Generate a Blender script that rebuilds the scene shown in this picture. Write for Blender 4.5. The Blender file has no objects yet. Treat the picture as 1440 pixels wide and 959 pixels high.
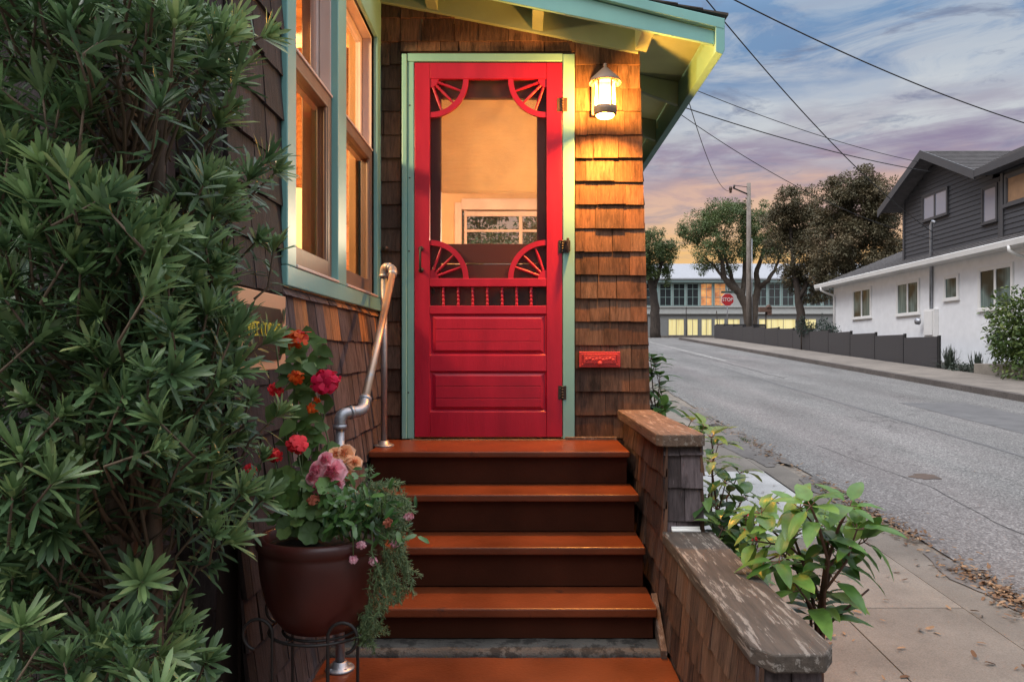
import bpy, bmesh, math, random
from mathutils import Vector, Matrix, noise
R = random.Random(11)
E = 1.65                       # eye height above the pavement; heights below are measured from the eye
F = 1050.0
SC = bpy.context.scene
COL = SC.collection
rad = math.radians
def P(px, py, d): return Vector(((px-735)*d/F, d, (493-py)*d/F))
def PX(px, d): return (px-735)*d/F
def PZ(py, d): return (493-py)*d/F
def prof(y):                   # long section of the hill street
    if y < 44: s = .0495*y
    elif y < 62:
        t = y-44; s = 2.178 + .0495*t - (.0395/36)*t*t
    else: s = 2.178+.0495*18-(.0395/36)*324 + .01*(y-62)
    if y > 90: s = 2.178+.0495*18-(.0395/36)*324 + .28
    return s - E
def SX(x0, y): return x0 + .018*y
# ------------------------------------------------------------------ mesh builder
class MB:
    def __init__(s): s.v = []; s.f = []; s.r = []; s.q = []; s.sm = []
    def add(s, vs, fs, rnd=None, q=0.0, smooth=False):
        b = len(s.v); s.v.extend([tuple(v) for v in vs])
        r = R.random() if rnd is None else rnd
        for f in fs:
            s.f.append(tuple(i+b for i in f)); s.r.append(r); s.q.append(q); s.sm.append(smooth)
    def box(s, a, b, rnd=None, q=0.0):
        x0, y0, z0 = (min(a[i], b[i]) for i in range(3)); x1, y1, z1 = (max(a[i], b[i]) for i in range(3))
        s.add([(x0,y0,z0),(x1,y0,z0),(x1,y1,z0),(x0,y1,z0),(x0,y0,z1),(x1,y0,z1),(x1,y1,z1),(x0,y1,z1)],
              [(0,3,2,1),(4,5,6,7),(0,1,5,4),(1,2,6,5),(2,3,7,6),(3,0,4,7)], rnd, q)
    def prism(s, poly, axis, a, b, rnd=None):
        """poly of 2-D points extruded along axis; axis 'y': points are (x,z); 'x': (y,z); 'z': (x,y)"""
        def mk(p, t): return (p[0],t,p[1]) if axis=='y' else ((t,p[0],p[1]) if axis=='x' else (p[0],p[1],t))
        n = len(poly); vs = [mk(p,a) for p in poly]+[mk(p,b) for p in poly]
        fs = [tuple(range(n))[::-1], tuple(range(n,2*n))]+[(i,(i+1)%n,n+(i+1)%n,n+i) for i in range(n)]
        s.add(vs, fs, rnd)
    def tube(s, pts, rr, seg=8, rnd=None, cap=True, smooth=True):
        pts = [Vector(p) for p in pts]; n = len(pts)
        if not hasattr(rr, '__len__'): rr = [rr]*n
        vs = []; fs = []; up = None
        for i, p in enumerate(pts):
            t = (pts[min(i+1,n-1)]-pts[max(i-1,0)])
            if t.length < 1e-9: t = Vector((0,0,1))
            t.normalize()
            if up is None:
                a = Vector((1,0,0)) if abs(t.x) < .8 else Vector((0,1,0))
                up = (a - t*a.dot(t)).normalized()
            else:
                up = up - t*up.dot(t)
                up = up.normalized() if up.length > 1e-6 else Vector((1,0,0))
            w = t.cross(up)
            for k in range(seg):
                a = 2*math.pi*k/seg
                vs.append(p + (up*math.cos(a)+w*math.sin(a))*rr[i])
        for i in range(n-1):
            for k in range(seg):
                fs.append((i*seg+k, i*seg+(k+1)%seg, (i+1)*seg+(k+1)%seg, (i+1)*seg+k))
        if cap: fs.append(tuple(range(seg))[::-1]); fs.append(tuple(range((n-1)*seg, n*seg)))
        s.add(vs, fs, rnd, 0, smooth)
    def lathe(s, c, profile, seg=32, rnd=None, axis=None, a0=0, a1=2*math.pi, smooth=True):
        """profile [(r,h)]; around vertical axis through c, or any axis vector"""
        c = Vector(c); ax = Vector(axis or (0,0,1)).normalized()
        u = Vector((1,0,0)) if abs(ax.x) < .8 else Vector((0,1,0)); u = (u-ax*u.dot(ax)).normalized(); w = ax.cross(u)
        full = abs(a1-a0-2*math.pi) < 1e-6; m = seg if full else seg+1
        vs = []; fs = []
        for r, h in profile:
            for k in range(m):
                a = a0+(a1-a0)*k/seg
                vs.append(c+ax*h+(u*math.cos(a)+w*math.sin(a))*r)
        for i in range(len(profile)-1):
            for k in range(seg):
                k2 = (k+1)%m
                fs.append((i*m+k, i*m+k2, (i+1)*m+k2, (i+1)*m+k))
        s.add(vs, fs, rnd, 0, smooth)
    def leaf(s, base, d, up, L, W, droop=.2, fold=.25, rnd=None, shape=0):
        d = Vector(d).normalized(); up = Vector(up); sd = d.cross(up)
        if sd.length < 1e-4: sd = d.cross(Vector((.3,.8,.1)))
        sd.normalize(); up = sd.cross(d).normalized(); base = Vector(base)
        st = [(.32,.92),(.84,.80)] if shape == 0 else ([(.3,1.0),(.66,.72)] if shape == 1 else [(.38,.72),(.86,1.0)])
        vs = [base]
        for t, w in st:
            c = base+d*L*t-up*droop*L*t*t
            vs += [c-sd*W*.5*w+up*fold*W*.5*w, c, c+sd*W*.5*w+up*fold*W*.5*w]
        vs.append(base+d*L-up*droop*L)
        s.add(vs, [(0,2,1),(0,3,2),(1,2,5,4),(2,3,6,5),(4,5,7),(5,6,7)], rnd, 0, True)
    def chip(s, base, d, up, L, W, rnd):
        d = Vector(d).normalized(); sd = d.cross(Vector(up))
        if sd.length < 1e-4: sd = Vector((1,0,0))
        sd.normalize(); u = sd.cross(d); base = Vector(base); c = base+d*L*.5
        s.add([base, c-sd*W*.5+u*W*.12, base+d*L-u*L*.12, c+sd*W*.5+u*W*.12], [(0,1,2),(0,2,3)], rnd, 0, True)
    def build(s, name, mat, parent=None, loc=None, bevel=0, kind=None):
        me = bpy.data.meshes.new(name)
        org = BASE.get(parent.name, Vector((0,0,0))) if parent else Vector(loc or (0,0,0))
        me.from_pydata([(v[0]-org.x, v[1]-org.y, v[2]-org.z) for v in s.v], [], s.f)
        a = me.attributes.new('rnd', 'FLOAT', 'FACE'); a.data.foreach_set('value', s.r)
        a = me.attributes.new('aux', 'FLOAT', 'FACE'); a.data.foreach_set('value', s.q)
        me.polygons.foreach_set('use_smooth', s.sm)
        me.materials.append(mat); me.update()
        bm = bmesh.new(); bm.from_mesh(me)
        if not any(s.sm): bmesh.ops.recalc_face_normals(bm, faces=bm.faces)
        bm.to_mesh(me); bm.free()
        o = bpy.data.objects.new(name, me); COL.objects.link(o)
        if parent: o.parent = parent; BASE[o.name] = org
        else: o.location = (org.x, org.y, org.z+E); BASE[o.name] = org
        if bevel:
            b = o.modifiers.new('Bevel', 'BEVEL'); b.width = bevel; b.segments = 2; b.limit_method = 'ANGLE'; b.angle_limit = rad(35)
        if kind: o['kind'] = kind
        return o
BASE = {}
def thing(name, label, cat, loc, group=None):
    o = bpy.data.objects.new(name, None); COL.objects.link(o)
    o.empty_display_size = .1
    loc = Vector(loc); o.location = (loc.x, loc.y, loc.z+E); BASE[o.name] = loc
    o['label'] = label; o['category'] = cat
    if group: o['group'] = group
    return o
def tag(o, label, cat, group=None):
    o['label'] = label; o['category'] = cat
    if group: o['group'] = group
    return o
def dup(root, loc, label, parent=None):
    c = root.copy(); COL.objects.link(c); loc = Vector(loc); c.location = (loc.x, loc.y, loc.z+E)
    if label: c['label'] = label
    for ch in root.children:
        k = ch.copy(); COL.objects.link(k); k.parent = c
        for g in ch.children:
            h = g.copy(); COL.objects.link(h); h.parent = k
    BASE[c.name] = loc
    return c
# ------------------------------------------------------------------ materials
class NT:
    def __init__(s, tree): s.t = tree; s.n = tree.nodes; s.l = tree.links
    def new(s, typ, ins=None, **kw):
        n = s.n.new(typ)
        for k, v in kw.items(): setattr(n, k, v)
        for k, v in (ins or {}).items(): s.set(n, k, v)
        return n
    def set(s, n, k, v):
        sk = n.inputs[k]
        if hasattr(v, 'is_output') or isinstance(v, bpy.types.NodeSocket): s.l.new(v, sk)
        else:
            if isinstance(v, (tuple, list)) and len(v) == 3 and sk.type == 'RGBA': v = (*v, 1)
            sk.default_value = v
    def math(s, op, a, b=None, c=None, clamp=False):
        n = s.new('ShaderNodeMath', operation=op, use_clamp=clamp); s.set(n, 0, a)
        if b is not None: s.set(n, 1, b)
        if c is not None: s.set(n, 2, c)
        return n.outputs[0]
    def mix(s, f, a, b, mode='MIX'):
        n = s.new('ShaderNodeMix', data_type='RGBA', blend_type=mode); n.clamp_factor = True
        s.set(n, 0, f); s.set(n, 6, a); s.set(n, 7, b); return n.outputs[2]
    def ramp(s, f, stops, interp='LINEAR'):
        n = s.new('ShaderNodeValToRGB'); cr = n.color_ramp; cr.interpolation = interp
        while len(cr.elements) < len(stops): cr.elements.new(.5)
        for e, (p, c) in zip(cr.elements, stops):
            e.position = p; e.color = (c, c, c, 1) if not hasattr(c, '__len__') else (*c, 1)
        s.l.new(f, n.inputs[0]); return n.outputs[0]
    def coord(s, kind='Object', scale=(1,1,1)):
        tc = s.new('ShaderNodeTexCoord'); m = s.new('ShaderNodeMapping'); m.inputs['Scale'].default_value = scale
        s.l.new(tc.outputs[kind], m.inputs['Vector']); return m.outputs[0]
    def noise(s, vec, scale, detail=4, rough=.55, dist=0):
        n = s.new('ShaderNodeTexNoise'); n.inputs['Scale'].default_value = scale; n.inputs['Detail'].default_value = detail
        n.inputs['Roughness'].default_value = rough; n.inputs['Distortion'].default_value = dist
        s.l.new(vec, n.inputs['Vector']); return n.outputs['Fac']
    def attr(s, name):
        return s.new('ShaderNodeAttribute', attribute_name=name).outputs['Fac']
    def bump(s, h, strength=.3, dist=.01):
        b = s.new('ShaderNodeBump'); b.inputs['Strength'].default_value = strength; b.inputs['Distance'].default_value = dist
        s.l.new(h, b.inputs['Height']); return b.outputs[0]
def mat(name):
    m = bpy.data.materials.new(name); m.use_nodes = True
    nt = NT(m.node_tree); b = nt.n['Principled BSDF']
    return m, nt, b
def paint(name, c, rough=.45, var=.12, wear=0, wearcol=(.3,.25,.2), bscale=60, bst=.12, metal=0, coat=0, grain=(1,1,1)):
    m, nt, b = mat(name); v = nt.coord('Object', grain)
    n1 = nt.noise(v, 3.5, 5); n2 = nt.noise(v, bscale, 3)
    dk = tuple(x*(1-var) for x in c); lt = tuple(min(1, x*(1+var)) for x in c)
    col = nt.ramp(n1, [(.3, dk), (.7, lt)])
    if wear:
        w = nt.ramp(nt.noise(v, 14, 6, .7), [(1-wear-.05, 0), (1-wear+.03, 1)])
        col = nt.mix(w, col, wearcol)
    nt.set(b, 'Base Color', col)
    nt.set(b, 'Roughness', nt.math('MULTIPLY_ADD', n1, .25, rough-.12))
    nt.set(b, 'Metallic', metal); nt.set(b, 'Coat Weight', coat)
    nt.set(b, 'Normal', nt.bump(n2, bst, .004))
    return m
def shingle_mat(name, stops, grey, fresh=(.42,.19,.075)):
    m, nt, b = mat(name)
    v = nt.coord('Object', (55, 55, 3.2)); v2 = nt.coord('Object', (1,1,1))
    r = nt.attr('rnd'); q = nt.attr('aux')
    off = nt.new('ShaderNodeCombineXYZ', {'X': nt.math('MULTIPLY', r, 37.), 'Z': nt.math('MULTIPLY', r, 11.)}).outputs[0]
    vv = nt.new('ShaderNodeVectorMath', {0: v, 1: off}, operation='ADD').outputs[0]
    g = nt.noise(vv, 1.6, 6, .7); big = nt.noise(v2, 2.3, 4); st = nt.noise(nt.coord('Object', (9,9,2.5)), 2.2, 5, .65)
    col = nt.ramp(r, stops)
    col = nt.mix(nt.ramp(big, [(.42, 0), (.68, .8)]), col, grey)
    col = nt.mix(q, col, fresh)
    col = nt.mix(1.0, col, nt.ramp(g, [(.25, .38), (.5, .95), (.78, 1.5)]), 'MULTIPLY')
    col = nt.mix(nt.ramp(st, [(.52, 0), (.72, .8)]), col, tuple(x*.22 for x in stops[0][1]))
    edge = nt.ramp(nt.noise(vv, 3.1, 3, .6), [(.64, 0), (.8, .55)])
    col = nt.mix(edge, col, tuple(min(.34,x*2.2) for x in stops[2][1]))
    nt.set(b, 'Base Color', col); nt.set(b, 'Roughness', .82); nt.set(b, 'Specular IOR Level', .25)
    nt.set(b, 'Normal', nt.bump(g, .7, .006))
    return m
def weathered(name, c0, c1, c2, axis=1, scale=1.0, peel=.5):
    m, nt, b = mat(name)
    s = [60, 60, 60]; s[axis] = 4
    v = nt.coord('Object', tuple(x*scale for x in s)); g = nt.noise(v, 1.0, 6, .65)
    s2 = [30, 30, 30]; s2[axis] = 3.2
    p = nt.noise(nt.coord('Object', tuple(s2)), 1.6, 8, .72); big = nt.noise(nt.coord(), 3, 3)
    col = nt.mix(nt.ramp(big, [(.35, 0), (.65, 1)]), c0, c1)
    col = nt.mix(1, col, nt.ramp(g, [(.25, .45), (.55, 1), (.8, 1.4)]), 'MULTIPLY')
    col = nt.mix(nt.ramp(p, [(peel, 0), (peel+.05, .85)]), col, c2)
    nt.set(b, 'Base Color', col); nt.set(b, 'Roughness', .8)
    nt.set(b, 'Normal', nt.bump(nt.math('ADD', g, nt.math('MULTIPLY', p, .6)), .6, .005))
    return m
def leafmat(name, stops, rough=.45, trans=.25, tcol=None, spec=.4):
    m, nt, b = mat(name)
    r = nt.attr('rnd'); col = nt.ramp(r, stops)
    v = nt.noise(nt.coord(), 25, 3)
    col = nt.mix(1, col, nt.ramp(v, [(.3, .75), (.7, 1.2)]), 'MULTIPLY')
    nt.set(b, 'Base Color', col); nt.set(b, 'Roughness', rough); nt.set(b, 'Specular IOR Level', spec)
    if trans:
        t = nt.new('ShaderNodeBsdfTranslucent', {'Color': col if tcol is None else tcol})
        mx = nt.new('ShaderNodeMixShader', {0: trans, 1: b.outputs[0], 2: t.outputs[0]})
        nt.l.new(mx.outputs[0], nt.n['Material Output'].inputs['Surface'])
    return m
def glassmat(name, tint=(1,1,1), refl=.9, ior=1.5):
    m, nt, b = mat(name); nt.n.remove(b)
    fr = nt.new('ShaderNodeFresnel', {'IOR': ior})
    t = nt.new('ShaderNodeBsdfTransparent', {'Color': tint}); g = nt.new('ShaderNodeBsdfGlossy', {'Color': (refl,)*3, 'Roughness': .015})
    geo = nt.new('ShaderNodeNewGeometry'); fac = nt.math('MULTIPLY', fr.outputs[0], nt.math('SUBTRACT', 1.0, geo.outputs['Backfacing']))
    mx = nt.new('ShaderNodeMixShader', {0: fac, 1: t.outputs[0], 2: g.outputs[0]})
    nt.l.new(mx.outputs[0], nt.n['Material Output'].inputs['Surface']); return m
def darkglass(name, c=(.02,.025,.03), rough=.04, ior=1.7):
    m, nt, b = mat(name); nt.set(b, 'Base Color', c); nt.set(b, 'Roughness', rough)
    v = nt.noise(nt.coord(), 1.3, 3); nt.set(b, 'Normal', nt.bump(v, .04, .05)); nt.set(b, 'IOR', ior)
    return m
def emis(name, c, s, stops=None, scale=(1,1,1)):
    m, nt, b = mat(name); nt.set(b, 'Base Color', c); nt.set(b, 'Roughness', .6)
    nt.set(b, 'Emission Strength', s); nt.set(b, 'Emission Color', c)
    if stops:
        col = nt.ramp(nt.noise(nt.coord('Object', scale), 1.0, 4), stops); nt.set(b, 'Emission Color', col); nt.set(b, 'Base Color', col)
    return m
M = {}
M['sh_brown'] = shingle_mat('cedar_shingle_brown', [(0,(.055,.030,.022)),(.4,(.105,.055,.036)),(.75,(.16,.082,.05)),(1,(.13,.085,.065))], (.085,.055,.042))
M['sh_grey'] = shingle_mat('cedar_shingle_grey', [(0,(.04,.030,.030)),(.4,(.085,.068,.068)),(.75,(.14,.11,.115)),(1,(.075,.055,.055))], (.13,.105,.11))
M['sh_shade'] = shingle_mat('cedar_shingle_shaded', [(0,(.018,.013,.012)),(.4,(.036,.028,.027)),(.75,(.058,.044,.044)),(1,(.030,.022,.021))], (.048,.039,.042))  # grey cedar with the deep shade behind the shrub put into its colour
M['red'] = paint('red_gloss_paint', (.36,.007,.034), .36, .16, wear=.07, wearcol=(.225,.007,.024), bscale=38, bst=.22, grain=(3,3,.5))
M['teal'] = paint('teal_paint', (.20,.44,.42), .42, .1, wear=.13, wearcol=(.2,.42,.38), bscale=40, grain=(1,1,.5))
M['soffit'] = paint('green_soffit_paint', (.25,.33,.22), .55, .12)
M['maroon'] = paint('maroon_paint', (.11,.014,.020), .4, .1)
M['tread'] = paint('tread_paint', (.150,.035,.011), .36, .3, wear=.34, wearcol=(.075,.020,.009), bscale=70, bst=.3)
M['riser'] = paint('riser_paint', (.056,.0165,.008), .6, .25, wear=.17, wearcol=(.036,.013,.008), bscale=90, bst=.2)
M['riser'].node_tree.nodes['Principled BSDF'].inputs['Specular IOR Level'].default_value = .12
M['conc'] = paint('rough_concrete', (.10,.093,.082), .9, .4, wear=.46, wearcol=(.035,.032,.028), bscale=160, bst=1.0)
M['capwood'] = weathered('grey_cap_wood', (.046,.037,.031), (.082,.064,.05), (.23,.205,.18), 1, peel=.535)
M['capbrown'] = weathered('brown_cap_wood', (.095,.060,.042), (.14,.090,.062), (.25,.205,.17), 1, peel=.55)
M['galv'] = paint('galvanised_pipe', (.36,.37,.40), .42, .25, wear=.25, wearcol=(.22,.22,.24), bscale=90, bst=.3, metal=.75)
M['iron'] = paint('black_wrought_iron', (.02,.017,.016), .5, .2, bst=.3)
M['bronze'] = paint('dark_bronze', (.09,.055,.04), .45, .2, metal=.6)
M['sashb'] = paint('brown_sash_wood', (.20,.135,.105), .5, .15, bscale=50, grain=(6,6,1))
M['sashw'] = paint('pale_sash_wood', (.62,.50,.46), .5, .1)
M['jamb'] = paint('tan_jamb_wood', (.42,.24,.11), .5, .15, grain=(8,8,1))
M['glass'] = glassmat('window_glass', refl=.28)
M['white'] = paint('white_paint', (.78,.78,.76), .5, .05)
M['pot'] = paint('brown_glaze', (.062,.013,.010), .36, .4, wear=.3, wearcol=(.036,.010,.008), bscale=18, bst=.12)
M['soil'] = paint('dark_soil', (.03,.022,.016), .95, .3, bst=.9)
# ================================================================== THE SHINGLED HOUSE
D = 4.16
def shingles(m, o, u, n, w0, w1, z0, z1, anchor, exp, clip=None, flare=None, wfun=None, fresh=0.0, wr=(.075,.19), freshz=None):
    """courses of wedge shingles on a wall: o = point of the wall (x,y), u = along, n = outward"""
    u = Vector((u[0],u[1],0)); n = Vector((n[0],n[1],0)); o = Vector((o[0],o[1],0))
    fl = flare or (lambda z: 0)
    k = math.floor((z0-anchor)/exp)
    while anchor+k*exp < z1:
        zb = anchor+k*exp; k += 1
        lo, hi = max(zb, z0), min(zb+exp+.03, z1)
        if hi-lo < .012: continue
        end = wfun(zb) if wfun else w1
        a = w0; first = True
        while a < end-.001:
            w = R.uniform(*wr)
            if first: w *= R.uniform(.3, 1); first = False
            if end-(a+w) < .045: w = end-a
            b_ = a+w
            j = R.uniform(-.003,.003); j2 = R.uniform(-.002,.002); th = R.uniform(.013,.021); sk = R.uniform(-.002,.002)
            lo1 = lo + (j if lo == zb else 0); lo2 = lo1 + (j2 if lo == zb else 0)
            g = R.uniform(.0012,.004)
            def hcl(p): return min(hi, clip(p)) if clip else hi
            ha, hb = hcl(a), hcl(b_-g)
            if min(ha,hb) - lo > .012:
                def pt(s, z, off): return o+u*s+n*(off+fl(z))+Vector((0,0,z))
                tt = .003
                vs = [pt(a,lo1,0), pt(b_-g,lo2,0), pt(b_-g,lo2,th+sk), pt(a,lo1,th), pt(a,ha,-.004), pt(b_-g,hb,-.004), pt(b_-g,hb,tt+sk), pt(a,ha,tt)]
                q = 1.0*R.uniform(.6,1) if (fresh and R.random() < fresh and (freshz is None or freshz[0] < lo < freshz[1])) else 0
                m.add(vs, [(0,3,2,1),(4,5,6,7),(0,1,5,4),(1,2,6,5),(2,3,7,6),(3,0,4,7)], None, q)
            a = b_
def zroof(x): return 1.644+.2003*(.634-x)          # underside of the frieze board
flareR = lambda z: .03*max(0, min(1, (1.0-z)/2.6))
flareS = lambda z: .075*max(0, min(1, (.25-z)/1.5))
house = thing('shingle_house', 'brown cedar shingled cottage with teal trim and a red screen door', 'house', (-.1, D, -1.2))
FX0, FX1 = -.815, .652
AN = PZ(485, D)                                      # a course line of the front wall
EX = .1296
m = MB()
wr_end = lambda z: (.65+.030*(1.64-z)) - FX0
jx0, jx1, jtop, thr = PX(565,D), PX(808,D), PZ(75,D), -.4835
shingles(m, (FX0,D), (1,0), (0,-1), 0, jx0-FX0-.004, -1.3, 1.95, AN, EX, clip=lambda s: zroof(FX0+s)+.1)
shingles(m, (FX0,D), (1,0), (0,-1), jx0-FX0-.004, jx1-FX0+.004, jtop+.004, 1.95, AN, EX, clip=lambda s: zroof(FX0+s)+.1)
shingles(m, (FX0,D), (1,0), (0,-1), jx1-FX0+.004, 0, -1.5, 1.95, AN, EX, clip=lambda s: zroof(FX0+s)+.1, wfun=wr_end)
# the street side of the house (seen only from a step to the right)
cornerx = lambda z: .65+.030*(1.64-z)
m2 = MB()
shingles(m2, (.636,D-.005), (0,1), (1,0), 0, 3.6, -1.5, 1.68, AN, EX, flare=lambda z: .030*(1.64-z))
front = m.build('front_cladding', M['sh_brown'], house)
m2.build('street_side_cladding', M['sh_brown'], house)
# window wall
m = MB(); XS = -.815; SILLB = .218
CAS0 = PX(397,2.5)
YC = 2.04; YW0 = 2.50
AS = PZ(482,D)
shingles(m, (XS,YC), (0,1), (1,0), YW0-YC, D-YC-.002, -1.6, SILLB, AS, EX*1.12, flare=flareS, wr=(.055,.13), fresh=.38, freshz=(.02,.3))
side = m.build('window_wall_cladding', M['sh_grey'], house)
m = MB()
shingles(m, (XS,YC), (0,1), (1,0), 0, YW0-YC-.002, -1.6, 2.3, AS, EX*1.12, flare=flareS, wr=(.07,.16))
m.build('corner_cladding', M['sh_shade'], house)
m = MB()
shingles(m, (XS-2.6,YC), (1,0), (0,-1), 0, 2.6, -1.6, 2.3, AS, EX*1.12, flare=flareS, wr=(.09,.2))
m.build('entry_wing_cladding', M['sh_shade'], house)
# wall cores behind the cladding, with the openings left out
m = MB()
T = .12
dx0, dx1, dtop = PX(579,D), PX(795,D), PZ(84,D)
m.box((FX0-.02,D+.004,-1.6),(dx0,D+T,2.0)); m.box((dx1,D+.004,-1.6),(.634,D+T,1.75)); m.box((dx0+.001,D+.004,dtop),(dx1-.001,D+T,1.82)); m.box((dx0+.001,D+.004,-1.6),(dx1-.001,D+T,thr-.03))
m.box((.52,D+T+.002,-1.6),(.634,7.7,1.70)); m.box((XS-2.6,7.7,-1.6),(-.9,7.82,2.25)); m.box((.40,7.7,-1.6),(.634,7.82,1.7))
m.box((-.9,7.7,-1.6),(.40,7.82,.35)); m.box((-.9,7.7,1.46),(.40,7.82,1.75))
m.box((XS-.10,YC+.13,-1.6),(XS-.004,D+.002,.20)); m.box((XS-.10,YC+.13,.2),(XS-.004,YW0+.06,2.3)); m.box((XS-.10,YW0+.06,1.84),(XS-.004,D+.002,2.3))
m.box((XS-.10,D-.05,.2),(XS-.004,D+.002,1.84))
m.box((XS-2.6,YC+.004,-1.6),(XS-.012,YC+.125,2.3)); m.box((XS-2.72,YC+.004,-1.6),(XS-2.602,7.82,2.3))
M['core'] = paint('wall_sheathing', (.05,.035,.028), .9)
m.build('wall', M['core'], house)
# interior surfaces
def plank_mat():
    mm, nt, b = mat('interior_plank_wood'); r = nt.attr('rnd')
    g = nt.noise(nt.coord('Object', (6,6,60)), 1, 5, .6)
    col = nt.ramp(r, [(0,(.30,.10,.025)),(.5,(.48,.19,.05)),(1,(.62,.32,.10))])
    nt.set(b, 'Base Color', nt.mix(1, col, nt.ramp(g, [(.3,.6),(.7,1.2)]), 'MULTIPLY')); nt.set(b, 'Roughness', .5); return mm
M['plank'] = plank_mat()
M['plaster'] = paint('cream_interior_plaster', (.62,.42,.24), .8, .05)
m = MB()
m.box((.50,D+T+.004,-.48),(.515,7.68,1.7)); 
wx0, wx1, wz0, wz1 = -.62, .20, .55, 1.43
m.box((-1.02,7.60,-.48),(wx0,7.66,2.3)); m.box((wx1,7.60,-.48),(.498,7.66,2.3)); m.box((wx0,7.60,-.48),(wx1,7.66,wz0)); m.box((wx0,7.60,wz1),(wx1,7.66,2.3))
m.box((-.92,D+T+.005,1.62),(.499,7.6,1.64)); m.build('interior_wall', M['plaster'], house)
m = MB()
z = -.48
while z < 2.2:
    x = XS-2.55
    while x < -1.03:
        w = R.uniform(.25,.5); m.box((x,7.58,z),(min(x+w,-1.03)-.004,7.6,z+.13)); x += w
    y = 2.2
    while y < 7.5:
        w = R.uniform(.4,.8); m.box((XS-2.57,y,z),(XS-2.55,min(y+w,7.5)-.004,z+.13)); y += w
    z += .134
for k in range(40):
    m.box((XS-2.55,2.2+k*.135,2.18),(XS-.12,2.2+k*.135+.13,2.2))
m.build('interior_planking', M['plank'], house)
m = MB(); m.box((XS-2.55,2.2,-.52),(XS-.1,7.6,-.485)); m.box((XS-.1,D+T+.01,-.52),(.5,7.6,-.485))
m.build('interior_floor', M['jamb'], house)
# far window of the room behind the door
bw = MB()
for a, b in (((wx0-.07,7.57,wz0-.07),(wx0,7.6,wz1+.07)), ((wx1,7.57,wz0-.07),(wx1+.07,7.6,wz1+.07)), ((wx0,7.57,wz1),(wx1,7.6,wz1+.11)), ((wx0,7.57,wz0-.07),(wx1,7.6,wz0))): bw.box(a,b)
bw.box((wx0+.02,7.62,wz0),(wx0+.05,7.65,wz1)); bw.box((wx1-.05,7.62,wz0),(wx1-.02,7.65,wz1)); bw.box((wx0+.05,7.62,wz1-.06),(wx1-.05,7.65,wz1-.01)); bw.box((wx0+.05,7.62,wz0),(wx1-.05,7.65,wz0+.05))
xc = -.02; bw.box((xc-.018,7.625,wz0+.05),(xc+.018,7.645,wz1-.06)); zc = PZ(324,7.6); bw.box((wx0+.05,7.628,zc-.012),(wx1-.05,7.642,zc+.012))
bwo = bw.build('window', M['sashw'], house, bevel=.003)
g = MB(); g.box((wx0+.05,7.634,wz0+.05),(wx1-.05,7.637,wz1-.06)); g.build('pane', M['glass'], bwo)
# the two sash windows of the side wall
CX = -.787                                          # face of the casing
W1 = (2.60,3.195); W2 = (3.345,4.05); ZS0, ZH = .287, 1.70
c = MB()
c.box((-.81,YW0,SILLB),(CX,4.155,ZS0)); c.box((-.81,YW0,ZS0+.001),(CX,W1[0]-.002,2.3)); c.box((-.81,W2[1]+.002,ZS0+.001),(CX,4.155,ZH)); c.box((-.81,W2[1]-.9+.0,ZH+.001),(CX,4.155,1.98))
c.box((-.835,W1[1],ZS0+.001),(CX-.002,W2[0],ZH)); c.box((-.81,W1[0],ZH+.08),(CX,W2[1]-.9-.001,2.3))
cas = c.build('window_casing', M['teal'], house, bevel=.004)
st = MB(); st.box((-.84,W1[0]+.001,ZS0+.001),(CX+.004,W1[1]-.001,ZS0+.013)); st.box((-.84,W2[0]+.001,ZS0+.001),(CX+.004,W2[1]-.001,ZS0+.013)); st.build('window_sill', M['sashw'], house, bevel=.003)
for (y0, y1) in (W1, W2):
    ztop = ZH+.08 if y0 < 3 else ZH
    lo = MB(); x0, x1 = -.866, -.816; zm = 1.075
    zs = ZS0+.014
    lo.box((x0,y0+.002,zs),(x1,y0+.06,zm)); lo.box((x0,y1-.06,zs),(x1,y1-.002,zm)); lo.box((x0,y0+.06,zs),(x1,y1-.06,zs+.075)); lo.box((x0,y0+.06,zm-.055),(x1,y1-.06,zm))
    lo.box((x1-.018,y0+.06,zs+.075),(x1-.004,y0+.075,zm-.055)); lo.box((x1-.018,y1-.075,zs+.075),(x1-.004,y1-.06,zm-.055))
    lw = lo.build('window', M['sashb'], house, bevel=.004); 
    g = MB(); g.box((-.842,y0+.055,zs+.07),(-.839,y1-.055,zm-.05)); g.build('pane', M['glass'], lw)
    r_ = MB(); r_.box((x0,y0+.004,zm+.001),(x1+.006,y1-.004,zm+.012)); r_.build('meeting_rail', M['sashw'], lw, bevel=.002)
    up = MB(); x0, x1 = -.897, -.868
    up.box((x0,y0+.002,zm-.05),(x1,y0+.045,ztop-.002)); up.box((x0,y1-.045,zm-.05),(x1,y1-.002,ztop-.002)); up.box((x0,y0+.045,zm-.05),(x1,y1-.045,zm)); up.box((x0,y0+.045,ztop-.05),(x1,y1-.045,ztop-.002))
    # outer blind stop of the upper sash
    up.box((-.866,y1-.016,zm+.014),(-.818,y1-.002,ztop-.002)); up.box((-.866,y0+.002,zm+.014),(-.818,y0+.016,ztop-.002)); up.box((-.866,y0+.016,ztop-.016),(-.818,y1-.016,ztop-.002))
    uw = up.build('window', M['sashw'], house, bevel=.003)
    g = MB(); g.box((-.884,y0+.045,zm-.01),(-.881,y1-.045,ztop-.045)); g.build('pane', M['glass'], uw)
    j = MB(); j.box((-.94,y1-.02,.25),(-.899,y1+.06,1.9)); j.box((-.94,y0-.06,.25),(-.899,y0+.02,1.9)); j.box((-.94,y0+.02,.25),(-.899,y1-.02,.285)); j.box((-.94,y0+.02,ztop),(-.899,y1-.02,ztop+.1))
    j.build('window_jamb', M['jamb'], house, bevel=.004)
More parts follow.
